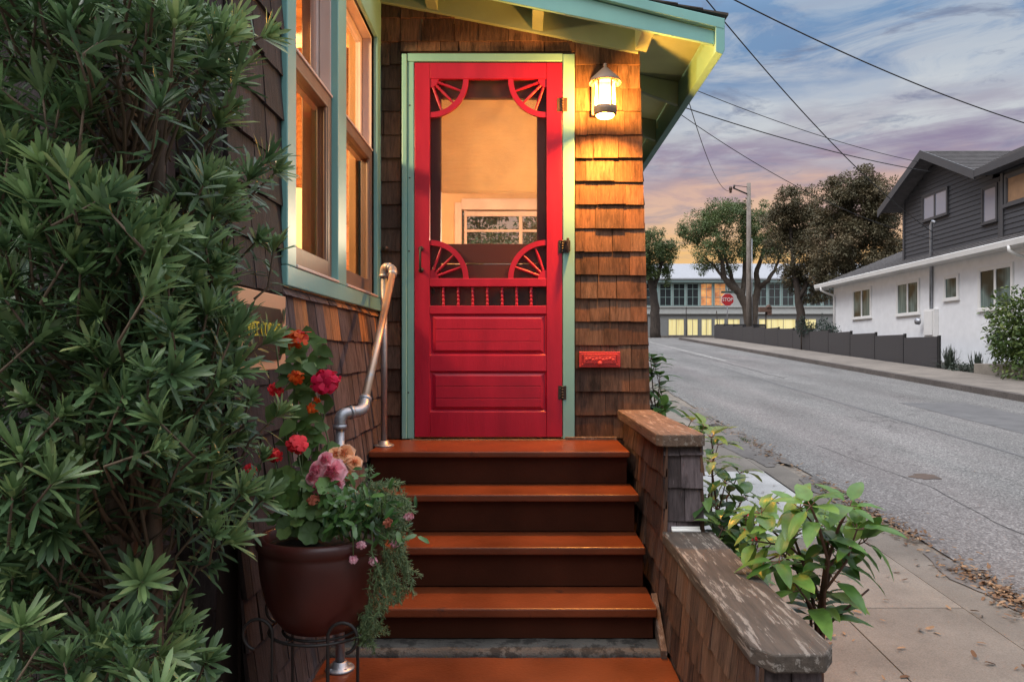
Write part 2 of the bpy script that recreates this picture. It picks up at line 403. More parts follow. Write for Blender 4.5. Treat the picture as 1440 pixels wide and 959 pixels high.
# green board above the second window and along the wall top
m = MB()
zf = lambda x: zroof(x)
m.prism([(-.80,zf(-.80)),(.64,zf(.64)),(.64,zf(.64)+.135),(-.80,zf(-.80)+.135)], 'y', D-.035, D-.002)
fz = m.build('frieze_board', M['soffit'], house, bevel=.003)
# roof: sheathing, shingles, rake boards, eave board, lookouts
YR = 3.88
zs_ = lambda x: zroof(x)+.137
rf = MB()
rf.prism([(-.76,zs_(-.76)),(1.03,zs_(1.03)),(1.03,zs_(1.03)+.025),(-.76,zs_(-.76)+.025)], 'y', YR+.001, 8.2)
roof = rf.build('roof_deck', M['soffit'], house)
M['rshingle'] = paint('asphalt_roof_shingle', (.06,.05,.045), .9, .3, bscale=200, bst=.8)
rs = MB()
for k in range(24):
    x1 = 1.06-k*.13; x0 = x1-.2
    y = YR-.035
    while y < 8.2:
        w = R.uniform(.2,.34)
        z1 = zs_(x1)+.030; z0 = zs_(x0)+.028
        rs.add([(x1,y,z1),(x1,y+w-.004,z1),(x0,y+w-.004,z0),(x0,y,z0),(x1,y,z1+.012),(x1,y+w-.004,z1+.012),(x0,y+w-.004,z0+.004),(x0,y,z0+.004)],
               [(0,3,2,1),(4,5,6,7),(0,1,5,4),(1,2,6,5),(2,3,7,6),(3,0,4,7)])
        y += w
    if x0 < -.8: break
rs.build('roof_shingles', M['rshingle'], house)
wing = MB(); wing.prism([(-3.6,2.6),(-.70,2.32),(-.70,2.36),(-3.6,2.64)], 'y', 1.85, 8.2); wing.prism([(-.9,2.0),(-.80,1.98),(-.80,2.33),(-.9,2.34)], 'y', 2.05, 8.1)
wing.build('wing_roof', M['rshingle'], house)
rk = MB()
q = lambda px, py: (PX(px,YR), PZ(py,YR))
rk.prism([q(440,-50),q(1003,65.5),q(1003,46),q(780,-10),q(560,-66),q(440,-95)], 'y', YR-.022, YR)
rk.build('rake_board', M['teal'], house, bevel=.003)
tr = MB(); tr.prism([q(440,-96),q(780,-11.5),q(1015.5,46.5),q(1015.5,31.5),q(780,-24),q(440,-108)], 'y', YR-.045, YR-.0005)
tr.build('rake_trim', M['teal'], house, bevel=.003)
ev = MB(); xe = PX(1003.5,YR)
ev.prism([(xe,zs_(xe)-.0),(xe,1.535),(xe+.035,1.520),(xe+.047,1.545),(xe+.047,zs_(xe)-.002)], 'y', YR-.043, 8.2)
ev.build('eave_board', M['teal'], house, bevel=.003)
for (pxa, pxb) in ((600,616),(748,763),(893,909)):
    xa, xb = PX(pxa,D-.04), PX(pxb,D-.04)
    lk = MB(); lk.prism([(xa,zf(xa)+.01),(xb,zf(xb)+.01),(xb,zs_(xb)-.002),(xa,zs_(xa)-.002)], 'y', YR+.002, D-.037); lk.build('lookout', M['soffit'], house, bevel=.003)
for yy in (4.75,5.55,6.35,7.15):
    lk = MB(); lk.prism([(.66,zs_(.66)-.09),(xe-.002,1.56),(xe-.002,zs_(xe)-.003),(.66,zs_(.66)-.003)], 'y', yy, yy+.04); lk.build('lookout', M['soffit'], house, bevel=.003)
ins = MB(); ins.prism([(-.76,zs_(-.76)-.045),(xe-.004,zs_(xe)-.045),(xe-.004,zs_(xe)-.004),(-.76,zs_(-.76)-.004)], 'y', YR+.003, YR+.04); ins.build('rake_nailer', M['soffit'], house, bevel=.003)
# ------------------------------------------------ door frame, screen door, inner door
DF = D-.04
m = MB()
fx0, fx1, ft = PX(565,DF), PX(808,DF), PZ(75,DF)
ix0, ix1, it = PX(582,DF), PX(791.5,DF), PZ(86.5,DF)
m.box((fx0,DF-.004,thr-.004),(PX(572,DF),D+.06,ft-.004)); m.box((PX(572,DF)+.001,DF+.006,thr-.004),(ix0,D+.06,it+.0))
m.box((ix1,DF,thr-.004),(fx1,D+.06,ft-.004)); m.box((PX(572,DF)+.001,DF+.002,it+.001),(ix1-.001,D+.06,ft))
fr = m.build('door_frame', M['teal'], house, bevel=.004)
for px, py in ((576,148),(575,353),(574,552),(576,250)): nl = MB(); nl.lathe((PX(px,DF),DF+.004,PZ(py,DF)), [(.0001,-.003),(.005,-.003),(.004,.0),(.0001,.0005)], 10, axis=(0,-1,0)); nl.build('nail_head', M['iron'], fr)
pass
SD = DF+.004; SB = SD+.034                           # face and back of the screen door
X = lambda px: PX(px,SD); Z = lambda py: PZ(py,SD)
m = MB(); g_ = .0018
yl, yr = ix0+.003, ix1-.003
m.box((yl,SD,Z(614.5)),(X(604.5)-g_/2,SB,Z(88.5))); m.box((X(768.5)+g_/2,SD,Z(614.5)),(yr,SB,Z(88.5)))
L_, R_ = X(604.5), X(768.5)
for a, b in ((88.5,111),(391.4,403),(430,441.5),(499.5,522),(579,614.5)): m.box((L_,SD+.001,Z(b)),(R_,SB-.001,Z(a)))
sdoor = m.build('screen_door', M['red'], house, bevel=.0022)
# ends of the rail tenons are plain; raised panels
for (t, b) in ((441.5,499.5),(522,579)):
    pm = MB()
    xa, xb, za, zb = L_, R_, Z(t), Z(b)
    ch = .012; fi = .019
    pm.box((xa,SD+.012,zb),(xb,SB-.004,za))
    def ring(x0,x1,z0,z1,y): return [(x0,y,z0),(x1,y,z0),(x1,y,z1),(x0,y,z1)]
    o_ = ring(xa+.001,xb-.001,zb+.001,za-.001,SD+.0045); i_ = ring(xa+ch,xb-ch,zb+ch,za-ch,SD+.016)
    pm.add(o_+i_, [(k,(k+1)%4,4+(k+1)%4,4+k) for k in range(4)])
    a_ = ring(xa+ch,xb-ch,zb+ch,za-ch,SD+.0118); b_ = ring(xa+ch+fi,xb-ch-fi,zb+ch+fi*.7,za-ch-fi*.7,SD+.003)
    pm.add(a_+b_, [(k,(k+1)%4,4+(k+1)%4,4+k) for k in range(4)])
    zt, zb2 = za-ch-fi*.7, zb+ch+fi*.7
    # three tongue-and-groove boards of the raised field
    h = (zt-zb2); cuts = [zt, zt-h*.33, zt-h*.72, zb2]
    for k in range(3): pm.box((xa+ch+fi,SD+.003-.0012*0,cuts[k+1]+.0012),(xb-ch-fi,SD+.0117,cuts[k]-.0012*(k>0)))
    pm.build('door_panel', M['red'], sdoor, bevel=.0012)
for px in (623,644,664.5,685,706,726.5,747):
    sp = MB(); zt, zb = Z(403)+.002, Z(430)-.002; h = zt-zb
    prof_ = []
    for k in range(29):
        t = k/28; r = .0050+.0036*abs(math.sin(t*math.pi*5)) ; prof_.append((r, zb+h*t))
    sp.lathe((X(px),SD+.016,0), prof_, 12); sp.build('spindle', M['red'], sdoor)
def fan(cx, cz, sx, sz, ang):
    fb = MB(); y0, y1 = SD+.006, SD+.026
    def arc(r0, r1, n=20):
        vs = []; fs = []
        for k in range(n+1):
            a = math.pi/2*k/n
            for r in (r0, r1):
                for y in (y0, y1): vs.append((cx+sx*r*math.cos(a), y, cz+sz*r*math.sin(a)))
        for k in range(n):
            b = 4*k
            fs += [(b,b+4,b+6,b+2),(b+1,b+3,b+7,b+5),(b,b+1,b+5,b+4),(b+2,b+6,b+7,b+3)]
        fs += [(0,2,3,1),(4*n,4*n+1,4*n+3,4*n+2)]
        fb.add(vs, fs)
    arc(.183,.212); arc(.001,.046)
    for a in ang:
        d = Vector((sx*math.cos(a),0,sz*math.sin(a)))
        pr = [(.006,.040),(.0095,.058),(.006,.064),(.0095,.070),(.006,.077),(.0085,.10),(.0065,.16),(.005,.19)]
        fb.lathe((cx,SD+.016,cz), pr, 10, axis=d)
    fb.build('fan_bracket', M['red'], sdoor, bevel=0)
A3 = [rad(20),rad(45),rad(70)]
fan(L_,Z(111),1,-1,A3); fan(R_,Z(111),-1,-1,A3); fan(L_,Z(391.4),1,1,A3); fan(R_,Z(391.4),-1,1,A3)
# insect mesh: fine weave, mostly open
mm, nt, b = mat('insect_mesh'); nt.set(b, 'Base Color', (.05,.035,.03)); nt.set(b, 'Roughness', .6)
t_ = nt.new('ShaderNodeBsdfTransparent'); wv = nt.noise(nt.coord('Object', (1,1,1)), 6, 3)
mx = nt.new('ShaderNodeMixShader', {0: nt.math('MULTIPLY_ADD', wv, .12, .16), 1: t_.outputs[0], 2: b.outputs[0]}); nt.l.new(mx.outputs[0], nt.n['Material Output'].inputs['Surface']); M['mesh'] = mm
m = MB(); m.box((L_-.004,SB-.006,Z(391.4)),(R_+.004,SB-.0055,Z(111))); m.box((L_-.004,SB-.006,Z(430)),(R_+.004,SB-.0055,Z(403))); m.build('insect_mesh', M['mesh'], sdoor)
# pull handle
m = MB(); hx = X(592)
m.tube([(hx,SD,Z(350)),(hx,SD-.03,Z(350)),(hx,SD-.036,Z(354)),(hx,SD-.036,Z(376)),(hx,SD-.03,Z(380)),(hx,SD,Z(380))], .0065, 10)
for py in (350,380): m.lathe((hx,SD,Z(py)), [(.0001,.010),(.013,.008),(.015,0)], 14, axis=(0,-1,0))
m.build('pull_handle', M['iron'], sdoor)
def hinge(py, mt, w=.030, h=.075, knuckle=True):
    m = MB(); x = (yr+ix1)/2
    m.box((x-w,SD-.003,Z(py)-h/2),(x-.004,SD-.0002,Z(py)+h/2)); m.box((x+.004,DF-.0035,Z(py)-h/2),(x+w*.85,DF-.0002,Z(py)+h/2))
    n = 5
    for k in range(n): m.lathe((x,SD-.007,Z(py)-h/2+h*k/n), [(.0001,.001),(.0062,.001),(.0062,h/n-.001),(.0001,h/n-.001)], 12)
    for s in (-1,1):
        for kk in (-.3,.3): m.lathe((x+s*w*.55,SD-.003,Z(py)+h*kk), [(.004,0),(.003,.002),(.0001,.0025)], 8, axis=(0,-1,0))
    m.build('hinge', mt, sdoor)
hinge(148, M['bronze']); hinge(347, M['iron'], .022, .07); hinge(552, M['iron'], .024, .075)
# spring latch by the middle hinge
m = MB(); m.box((ix1+.012,DF-.026,Z(354)),(ix1+.04,DF-.0004,Z(339))); m.tube([(ix1+.026,DF-.03,Z(336)),(ix1+.026,DF-.03,Z(357))], .008, 10); m.build('door_closer', M['iron'], sdoor, bevel=.003)
# inner door with a glazed upper half
ID = D+.045
m = MB(); Xi = lambda px: PX(px,ID); Zi = lambda py: PZ(py,ID)
m.box((Xi(588),ID,thr+.01),(Xi(620),ID+.04,Zi(92))); m.box((Xi(755),ID,thr+.01),(Xi(790),ID+.04,Zi(92)))
m.box((Xi(620)+.0005,ID+.001,Zi(138)),(Xi(755)-.0005,ID+.039,Zi(92))); m.box((Xi(620)+.0005,ID+.001,Zi(370)),(Xi(755)-.0005,ID+.039,Zi(343))); m.box((Xi(620)+.0005,ID+.006,thr+.01),(Xi(755)-.0005,ID+.034,Zi(371.5)))
en = m.build('entry_door', M['maroon'], house, bevel=.003)
m = MB(); m.box((Xi(619),ID+.018,Zi(344)),(Xi(756),ID+.021,Zi(137))); m.build('pane', M['glass'], en)
mm, nt, b = mat('cream_roller_blind'); nt.set(b, 'Base Color', (.80,.66,.46)); nt.set(b, 'Roughness', .8); wv_ = nt.noise(nt.coord('Object',(1,1,1)), 300, 2)
nt.set(b, 'Normal', nt.bump(wv_, .3, .002)); tl = nt.new('ShaderNodeBsdfTranslucent', {'Color': (.84,.66,.42)}); mx = nt.new('ShaderNodeMixShader', {0: .55, 1: b.outputs[0], 2: tl.outputs[0]}); nt.l.new(mx.outputs[0], nt.n['Material Output'].inputs['Surface']); M['blind'] = mm
m = MB(); nb = 46; za_, zb_2 = Zi(136), Zi(266)
for k in range(nb):
    z0_ = za_+(zb_2-za_)*k/nb; z1_ = za_+(zb_2-za_)*(k+1)/nb; m.box((Xi(616),ID+.046+.0012*(k%2),z1_+.0006),(Xi(759),ID+.0485+.0012*(k%2),z0_), .5)
m.box((Xi(616),ID+.044,zb_2-.014),(Xi(759),ID+.053,zb_2), .5); m.build('roller_blind', M['blind'], en)
m = MB(); m.lathe((Xi(606),ID,Zi(410)), [(.0001,.05),(.022,.045),(.026,.03),(.012,.015),(.014,0)], 16, axis=(0,-1,0)); m.build('knob', M['bronze'], en)
m = MB(); m.box((ix0-.02,D-.06,thr-.022),(ix1+.02,D+.1,thr-.005)); m.box((ix1+.012,D-.055,thr-.02),(.52,D-.02,thr+.008)); m.build('threshold', M['capbrown'], house, bevel=.003)
# ------------------------------------------------ things on the walls
t = thing('table_lamp', 'glowing drum shade table lamp seen through the side window', 'lamp', (-1.34,4.45,-.48))
M['shade'] = emis('lit_lampshade', (1,.66,.28), 1.1); M['shadein'] = emis('lit_lampshade_inside', (1,.55,.12), 2.2)
m = MB(); m.lathe((-1.34,4.45,0), [(.20,.36),(.165,.935)], 40); m.build('lamp_shade', M['shade'], t)
m = MB(); m.lathe((-1.34,4.45,0), [(.196,.365),(.162,.933)], 40); m.build('shade_lining', M['shadein'], t)
m = MB(); m.lathe((-1.34,4.45,0), [(.0001,-.05),(.11,-.05),(.12,-.02),(.05,.02),(.09,.12),(.07,.26),(.02,.32),(.015,.5)], 24); m.build('lamp_base', M['jamb'], t)
t = thing('side_table', 'small wooden table under the lit lamp indoors', 'table', (-1.34,4.45,-.48))
m = MB(); m.box((-1.62,4.2,-.09),(-1.08,4.7,-.052)); m.build('table_top', M['jamb'], t, bevel=.004)
for sx in (-1.60,-1.14):
    for sy in (4.22,4.64): m = MB(); m.box((sx,sy,-.485),(sx+.04,sy+.04,-.091)); m.build('leg', M['jamb'], t)
# woven blind rolled up inside the first window
mm, nt, b = mat('woven_bamboo'); v = nt.coord('Object', (1,30,160)); a = nt.noise(v, 1, 3)
nt.set(b, 'Base Color', nt.ramp(a, [(.35,(.10,.035,.012)),(.6,(.36,.15,.045)),(.8,(.6,.34,.13))])); nt.set(b, 'Roughness', .7); nt.set(b, 'Normal', nt.bump(a, .8, .01)); M['bamboo'] = mm
t = thing('woven_blind', 'brown woven bamboo blind rolled up inside the side window', 'blind', (-1.13,2.9,1.5))
m = MB(); m.box((-1.125,2.56,1.5),(-1.105,3.28,2.05)); m.tube([(-1.115,2.56,1.46),(-1.115,3.28,1.46)], .05, 14); m.tube([(-1.105,2.56,1.54),(-1.105,3.28,1.54)], .035, 12); m.build('slats', M['bamboo'], t)
m = MB(); m.tube([(-1.095,3.1,1.44),(-1.095,3.1,.7)], .002, 5); m.build('pull_cord', M['sashw'], t)
mm, nt, b = mat('mottled_curtain'); a = nt.noise(nt.coord('Object', (14,14,40)), 1, 4, .6, 1.0)
col = nt.ramp(a, [(.35,(.30,.12,.04)),(.65,(.55,.27,.11))]); nt.set(b, 'Base Color', col); nt.set(b, 'Roughness', .8); M['curt'] = mm
m = MB(); pts = []
n = 40
vs = []; fs = []
for k in range(n+1):
    x = -1.95+.75*k/n; yy = 5.2+.025*math.sin(k*1.1)
    vs += [(x,yy,.86),(x,yy,2.1)]
for k in range(n): fs.append((2*k,2*k+2,2*k+3,2*k+1))
m.add(vs, fs, smooth=True)
cu = m.build('mottled_curtain', M['curt'], None, (-1.6,5.2,.86)); sol = cu.modifiers.new('Solidify','SOLIDIFY'); sol.thickness = .006
tag(cu, 'mottled brown curtain hanging behind the lit lamp indoors', 'curtain')
# wall lantern
LX, LY = PX(851,3.965), 3.965
lz = lambda py: PZ(py, LY)
M['lbrown'] = paint('weathered_lantern_metal', (.22,.16,.12), .55, .25, wear=.3, wearcol=(.34,.26,.19), bscale=70, bst=.3, metal=.2)
t = thing('wall_lantern', 'lit cylindrical wall lantern with conical cap beside the red door', 'wall light', (LX,D-.02,lz(168)))
m = MB(); r = .058
m.lathe((LX,LY,0), [(.0001,lz(89)),(.008,lz(90)),(.010,lz(92.5)),(.007,lz(95)),(.014,lz(96)),(.078,lz(112)),(.085,lz(116)),(.085,lz(118)),(.077,lz(114.5)),(.0001,lz(104))], 40); m.build('cap', M['lbrown'], t)
m = MB(); m.lathe((LX,LY,0), [(.053,lz(113)),(r+.004,lz(113)),(r+.004,lz(117)),(.053,lz(117)),(.053,lz(113))], 40)
m.lathe((LX,LY,0), [(.053,lz(151)),(r+.004,lz(151)),(r+.005,lz(157)),(r+.002,lz(159)),(r+.002,lz(161)),(.052,lz(163)),(.050,lz(163)),(.053,lz(158)),(.053,lz(151))], 40)
for k in range(5):
    a = rad(-62)+k*rad(72); c_, s_ = math.cos(a), math.sin(a)
    x, y = LX+r*c_, LY+r*s_
    m.tube([(x,y,lz(151)),(x,y,lz(117))], .0045, 8)
m.build('cage', M['lbrown'], t)
mm, nt, b = mat('lit_frosted_glass'); nt.set(b, 'Base Color', (1,.9,.7)); nt.set(b, 'Emission Color', (1,.60,.20)); nt.set(b, 'Emission Strength', 2.4)
tr_ = nt.new('ShaderNodeBsdfTransparent'); mx = nt.new('ShaderNodeMixShader', {0: .70, 1: tr_.outputs[0], 2: b.outputs[0]}); nt.l.new(mx.outputs[0], nt.n['Material Output'].inputs['Surface']); M['lglass'] = mm
m = MB(); m.lathe((LX,LY,0), [(.0525,lz(152)),(.0525,lz(117))], 40); m.build('glass_cylinder', M['lglass'], t)
mm, nt, b = mat('lit_clear_bottom_glass'); nt.set(b, 'Emission Color', (1,.62,.26)); nt.set(b, 'Emission Strength', 12.0)
tr_ = nt.new('ShaderNodeBsdfTransparent'); mx = nt.new('ShaderNodeMixShader', {0: .12, 1: tr_.outputs[0], 2: b.outputs[0]}); nt.l.new(mx.outputs[0], nt.n['Material Output'].inputs['Surface'])
m = MB(); m.lathe((LX,LY,0), [(.051,lz(162.5)),(.040,lz(165.5)),(.0001,lz(166.5))], 32); m.build('bottom_glass', mm, t)
m = MB(); 
pl = [(LX+.058*math.cos(a), lz(108)+.075*math.sin(a)) for a in [math.pi*k/14 for k in range(15)]]+[(LX-.058,lz(150)),(LX+.058,lz(150))]
m.prism(pl, 'y', D-.045, D-.012); m.box((LX-.02,LY+.05,lz(114.5)),(LX+.02,D-.046,lz(109))); m.build('back_plate', M['lbrown'], t, bevel=.004)
# mail slot
MD = D-.036
t = thing('mail_slot', 'red painted metal mail slot on the shingles right of the door', 'mail slot', (PX(843,MD),D,PZ(516,MD)))
m = MB(); x0,x1,z0,z1 = PX(814.5,MD),PX(872.5,MD),PZ(516.5,MD),PZ(494.5,MD)
M['redold'] = paint('worn_red_paint', (.46,.035,.035), .5, .2, wear=.3, wearcol=(.33,.03,.03), bst=.4)
m.box((x0,MD,z0),(x1,D-.004,z1))
for a, b in (((x0+.012,MD-.005,z1-.02),(x1-.012,MD+.001,z1-.014)),((x0+.012,MD-.005,z0+.012),(x1-.012,MD+.001,z0+.018)),((x0+.012,MD-.005,z0+.018),(x0+.018,MD+.001,z1-.02)),((x1-.018,MD-.005,z0+.018),(x1-.012,MD+.001,z1-.02))): m.box(a,b)
m.build('plate', M['redold'], t, bevel=.003)
m = MB(); m.box((x0+.024,MD-.008,z0+.022),(x1-.024,MD-.0005,z1-.024))
for k in range(9):
    cx = x0+.04+k*(x1-x0-.08)/8; m.lathe((cx,MD-.008,(z0+z1)/2+.004*math.sin(k*2.1)), [(.009,0),(.007,.003),(.003,.003),(.0001,.0015)], 10, axis=(0,-1,0))
m.lathe(((x0+x1)/2,MD-.008,z0+.022), [(.013,0),(.012,.006),(.0001,.010)], 16, axis=(0,-1,0)); m.build('flap', M['redold'], t, bevel=.002)
m = MB(); kx, kz = PX(543,D-.02), PZ(350,D-.02)
m.lathe((kx,D-.012,kz), [(.0001,.032),(.010,.030),(.016,.022),(.015,.014),(.009,.010),(.012,.002),(.014,0)], 16, axis=(0,-1,0))
tag(m.build('round_hook', M['bronze'], None, (kx,D-.012,kz)), 'small round bronze knob screwed to the shingles above the pipe rail', 'knob')
# plaque sign on the side wall: WEE CORNER
SXf = -.785
t = thing('name_sign', 'peach framed sign with yellow lettering on a dark plaque', 'sign', (SXf,2.27,-.05))
M['peach'] = paint('peach_paint', (.66,.36,.21), .6, .08); M['plq'] = paint('black_green_plaque', (.018,.022,.015), .5); M['yel'] = paint('yellow_lettering', (.75,.60,.06), .5, .08)
z1, z0 = .178, -.06; y0, y1 = 2.06, 2.475
m = MB(); m.box((SXf-.03,y0,z0),(SXf,y1,z1)); m.build('board', M['peach'], t, bevel=.003)
m = MB(); ya, yb, za, zb = y0+.035, y1-.045, z0+.03, z1-.045; k_ = .022
m.prism([(ya+k_,za),(yb-k_,za),(yb,za+k_),(yb,zb-k_),(yb-k_,zb),(ya+k_,zb),(ya,zb-k_),(ya,za+k_)], 'x', SXf-.0005, SXf+.004); m.build('plaque', M['plq'], t)
def text_obj(s, size, name, mt, parent, loc, rot, extrude=.001, width=None):
    cu = bpy.data.curves.new(name, 'FONT'); cu.body = s; cu.size = size; cu.extrude = extrude; cu.align_x = 'CENTER'; cu.align_y = 'CENTER'
    o = bpy.data.objects.new(name, cu); COL.objects.link(o); bpy.context.view_layer.update()
    me = bpy.data.meshes.new_from_object(o); bpy.data.objects.remove(o)
    xs = [v.co.x for v in me.vertices]; w = max(xs)-min(xs)
    if width:
        for v in me.vertices: v.co.x *= width/w
    o = bpy.data.objects.new(name, me); COL.objects.link(o); me.materials.append(mt); o.parent = parent
    b = BASE[parent.name]; o.location = Vector(loc)-b; o.rotation_euler = rot; BASE[o.name] = b
    return o
text_obj('WEE CORNER', .062, 'lettering', M['yel'], t, (SXf+.0055,(ya+yb)/2,.062), (rad(90),0,rad(90)), width=.30)
# leaf ornament in the corner of the frame
m = MB(); m.leaf((SXf+.001,y1-.020,.085), (0,-.25,1), (1,0,0), .055, .022, .0, .1, .3); m.leaf((SXf+.001,y1-.020,.105), (0,.3,1), (1,0,0), .04, .012, .0, .1, .3)
M['ornleaf'] = paint('dark_green_ornament', (.03,.07,.035), .5); m.build('leaf_ornament', M['ornleaf'], t)
# downspouts in front of the wing wall
M['spout'] = paint('brown_downspout', (.085,.058,.055), .45, .2)
for k, (px, d, lab) in enumerate(((226,1.97,'brown metal downspout between the bush and the sign'), (78,1.93,'dark brown drain pipe with a collar behind the bush'))):
    m = MB(); x = PX(px,d); 
    t = thing('downspout', lab, 'downspout', (x,d,-1.5))
    m.box((x-.027,d-.02,-1.55),(x+.027,d+.03,2.28)) if k == 0 else m.tube([(x,d,-1.55),(x,d,2.28)], .034, 16)
    m.build('pipe', M['spout'], t, bevel=.006)
    for zz in (-.52,.9): 
        c = MB(); c.lathe((x,d,zz), [(.045,-.03),(.048,-.02),(.048,.02),(.045,.03)], 16) if k else c.box((x-.033,d-.026,zz-.015),(x+.033,d+.036,zz+.015)); c.build('bracket', M['spout'], t)
# ================================================================== STAIRS, PORCH WALL, RAIL
d1,d2,d3,d4 = 3.64,3.393,3.1465,2.9
h1,h2,h3,h4,hl = -.4915,-.654,-.8286,-1.0015,-1.155
stair = thing('porch_stairs', 'rust brown painted wooden stairs up to the red door', 'stairs', (-.1,3.3,-1.2))
SL, SR = -.752, .530
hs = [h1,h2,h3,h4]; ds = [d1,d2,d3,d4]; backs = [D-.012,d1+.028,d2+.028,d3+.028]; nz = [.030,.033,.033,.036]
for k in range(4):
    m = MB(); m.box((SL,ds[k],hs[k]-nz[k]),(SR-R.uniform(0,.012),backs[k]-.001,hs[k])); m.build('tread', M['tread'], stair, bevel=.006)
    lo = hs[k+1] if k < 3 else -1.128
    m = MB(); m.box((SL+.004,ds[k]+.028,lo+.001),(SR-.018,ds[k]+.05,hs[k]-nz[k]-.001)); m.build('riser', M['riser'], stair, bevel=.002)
m = MB(); n = 60; vs = []; fs = []
for i in range(n+1):
    x = -.765+(SR+.012+.765)*i/n
    rr = lambda a: .006*noise.noise(Vector((x*9,a,3)))
    vs += [(x,2.935,-1.13+rr(0)),(x,2.85+rr(1),-1.128+rr(2)),(x,2.822+rr(5),-1.136+rr(3)),(x,2.812+rr(6),-1.150),(x,2.812+rr(7),-1.2)]
for i in range(n):
    for j in range(4): fs.append((i*5+j,(i+1)*5+j,(i+1)*5+j+1,i*5+j+1))
m.add(vs, fs, smooth=True); m.build('concrete_nosing', M['conc'], stair)
m = MB(); m.box((-.755,1.2,-1.25),(.552,2.83,hl)); m.build('landing', M['tread'], stair, bevel=.004)
m = MB(); m.box((-.755,.9,-1.40),(.552,1.25,-1.32)); m.build('lower_step', M['conc'], stair, bevel=.01)
m = MB(); m.prism([(2.93,-1.12),(2.80,-1.155),(2.80,-1.125),(3.02,-.98),(3.04,-1.0)], 'x', SR-.010, SR+.012); m.build('trim_strip', M['capbrown'], stair)
# porch wall
pw = thing('porch_wall', 'low shingled porch wall stepping down beside the stairs', 'wall', (.63,2.9,-1.6))
WL, WR = .566, .700
m = MB(); m.box((WL,2.95,-1.7),(WR,4.138,-.385)); m.box((WL,1.78,-1.7),(WR,2.948,-.755)); m.build('wall_core', M['core'], pw)
m = MB()
EXW = .128
shingles(m, (WL,1.76), (0,1), (-1,0), 0, 1.18, -1.7, -.748, -.748, EXW, wr=(.05,.11))
shingles(m, (WL,2.925), (0,1), (-1,0), 0, 1.20, -1.7, -.376, -.748, EXW, wr=(.06,.13))
shingles(m, (WR,4.13), (0,-1), (1,0), 0, 1.20, -1.7, -.376, -.748, EXW)
shingles(m, (WR,2.93), (0,-1), (1,0), 0, 1.16, -1.7, -.748, -.748, EXW)
m.build('shingle_facing', M['sh_brown'], pw)
m = MB()
shingles(m, (WL-.012,2.945), (1,0), (0,-1), 0, WR-WL+.024, -.72, -.376, -.665, EXW, wr=(.06,.10))
shingles(m, (WL-.012,1.775), (1,0), (0,-1), 0, WR-WL+.024, -1.7, -.748, -.748, EXW, wr=(.06,.10))
m.build('end_facing', M['sh_grey'], pw)
def cap(name, y0, y1, x0, x1, zt, th, ch, mt):
    m = MB(); m.prism([(x0,y1),(x0,y0+ch),(x0+ch*.7,y0),(x1-ch*.7,y0),(x1,y0+ch),(x1,y1)], 'z', zt-th, zt); return m.build(name, mt, pw, bevel=.005)
cap('upper_cap', 2.905, 4.128, .524, .716, -.327, .048, .03, M['capbrown'])
cap('lower_cap', 1.735, 2.918, .545, .742, -.706, .045, .055, M['capwood'])
m = MB(); m.box((.582,2.905,-.7055),(.694,2.925,-.698)); m.box((.582,2.9215,-.70),(.694,2.926,-.688)); m.build('flashing', M['white'], pw, bevel=.002)
# pipe handrail
hr = thing('pipe_handrail', 'galvanised pipe handrail with worn coppery top beside the stairs', 'handrail', (-.67,2.71,hl))
rp = .0165
b0 = Vector((-.663,2.71,0)); zb_ = PZ(583,2.71)
t0 = Vector((PX(540,3.84),3.84,0)); zt_ = PZ(376,3.84)
def flange(c):
    m = MB(); m.lathe(c, [(.0001,0),(.052,0),(.053,.005),(.05,.009),(.028,.012),(.026,.028),(.0175,.03)], 28)
    for k in range(4):
        a = math.pi/4+k*math.pi/2; m.lathe((c[0]+.038*math.cos(a),c[1]+.038*math.sin(a),c[2]+.0085), [(.0065,0),(.005,.003),(.0001,.0035)], 8)
    return m
flange((b0.x,b0.y,hl)).build('flange', M['galv'], hr); flange((t0.x,t0.y,h1)).build('flange', M['galv'], hr)
m = MB(); m.tube([(b0.x,b0.y,hl+.01),(b0.x,b0.y,zb_-.02)], rp, 16); m.build('post', M['galv'], hr)
m = MB(); m.tube([(t0.x,t0.y,h1+.01),(t0.x,t0.y,zt_-.02)], rp, 16); m.build('post', M['galv'], hr)
e0 = Vector((PX(510,2.78),2.78,PZ(577,2.78))); e1 = Vector((PX(553,3.80),3.80,PZ(381,3.80)))
rd = (e1-e0).normalized()
def arcpts(a, c, b, n=8):
    a, b, c = Vector(a), Vector(b), Vector(c)
    return [a.lerp(c,t).lerp(c.lerp(b,t),t) for t in [i/n for i in range(n+1)]]
m = MB(); bt = Vector((b0.x,b0.y,zb_))
m.tube([bt+Vector((0,0,-.045))]+arcpts(bt+Vector((0,0,-.03)), bt+Vector((0,0,.006)), bt.lerp(e0,.35)+Vector((0,0,.0)))+[bt.lerp(e0,.45)], rp*1.32, 16)
mid = bt.lerp(e0,.5)
m.tube([mid, bt.lerp(e0,.62)]+arcpts(bt.lerp(e0,.65), e0+Vector((.006,0,-.004)), e0+rd*.05)+[e0+rd*.065], rp*1.32, 16)
for p, q in ((bt+Vector((0,0,-.052)),bt+Vector((0,0,-.036))), (bt.lerp(e0,.42),bt.lerp(e0,.54)), (e0+rd*.055,e0+rd*.075)): m.tube([p,q], rp*1.5, 16)
m.build('elbow', M['galv'], hr)
m = MB(); tt = Vector((t0.x,t0.y,zt_))
m.tube([tt+Vector((0,0,-.045))]+arcpts(tt+Vector((0,0,-.03)), tt+Vector((0,0,.008)), tt.lerp(e1,.45)+Vector((0,0,.008)))+[tt.lerp(e1,.5)+Vector((0,0,.008))], rp*1.32, 16)
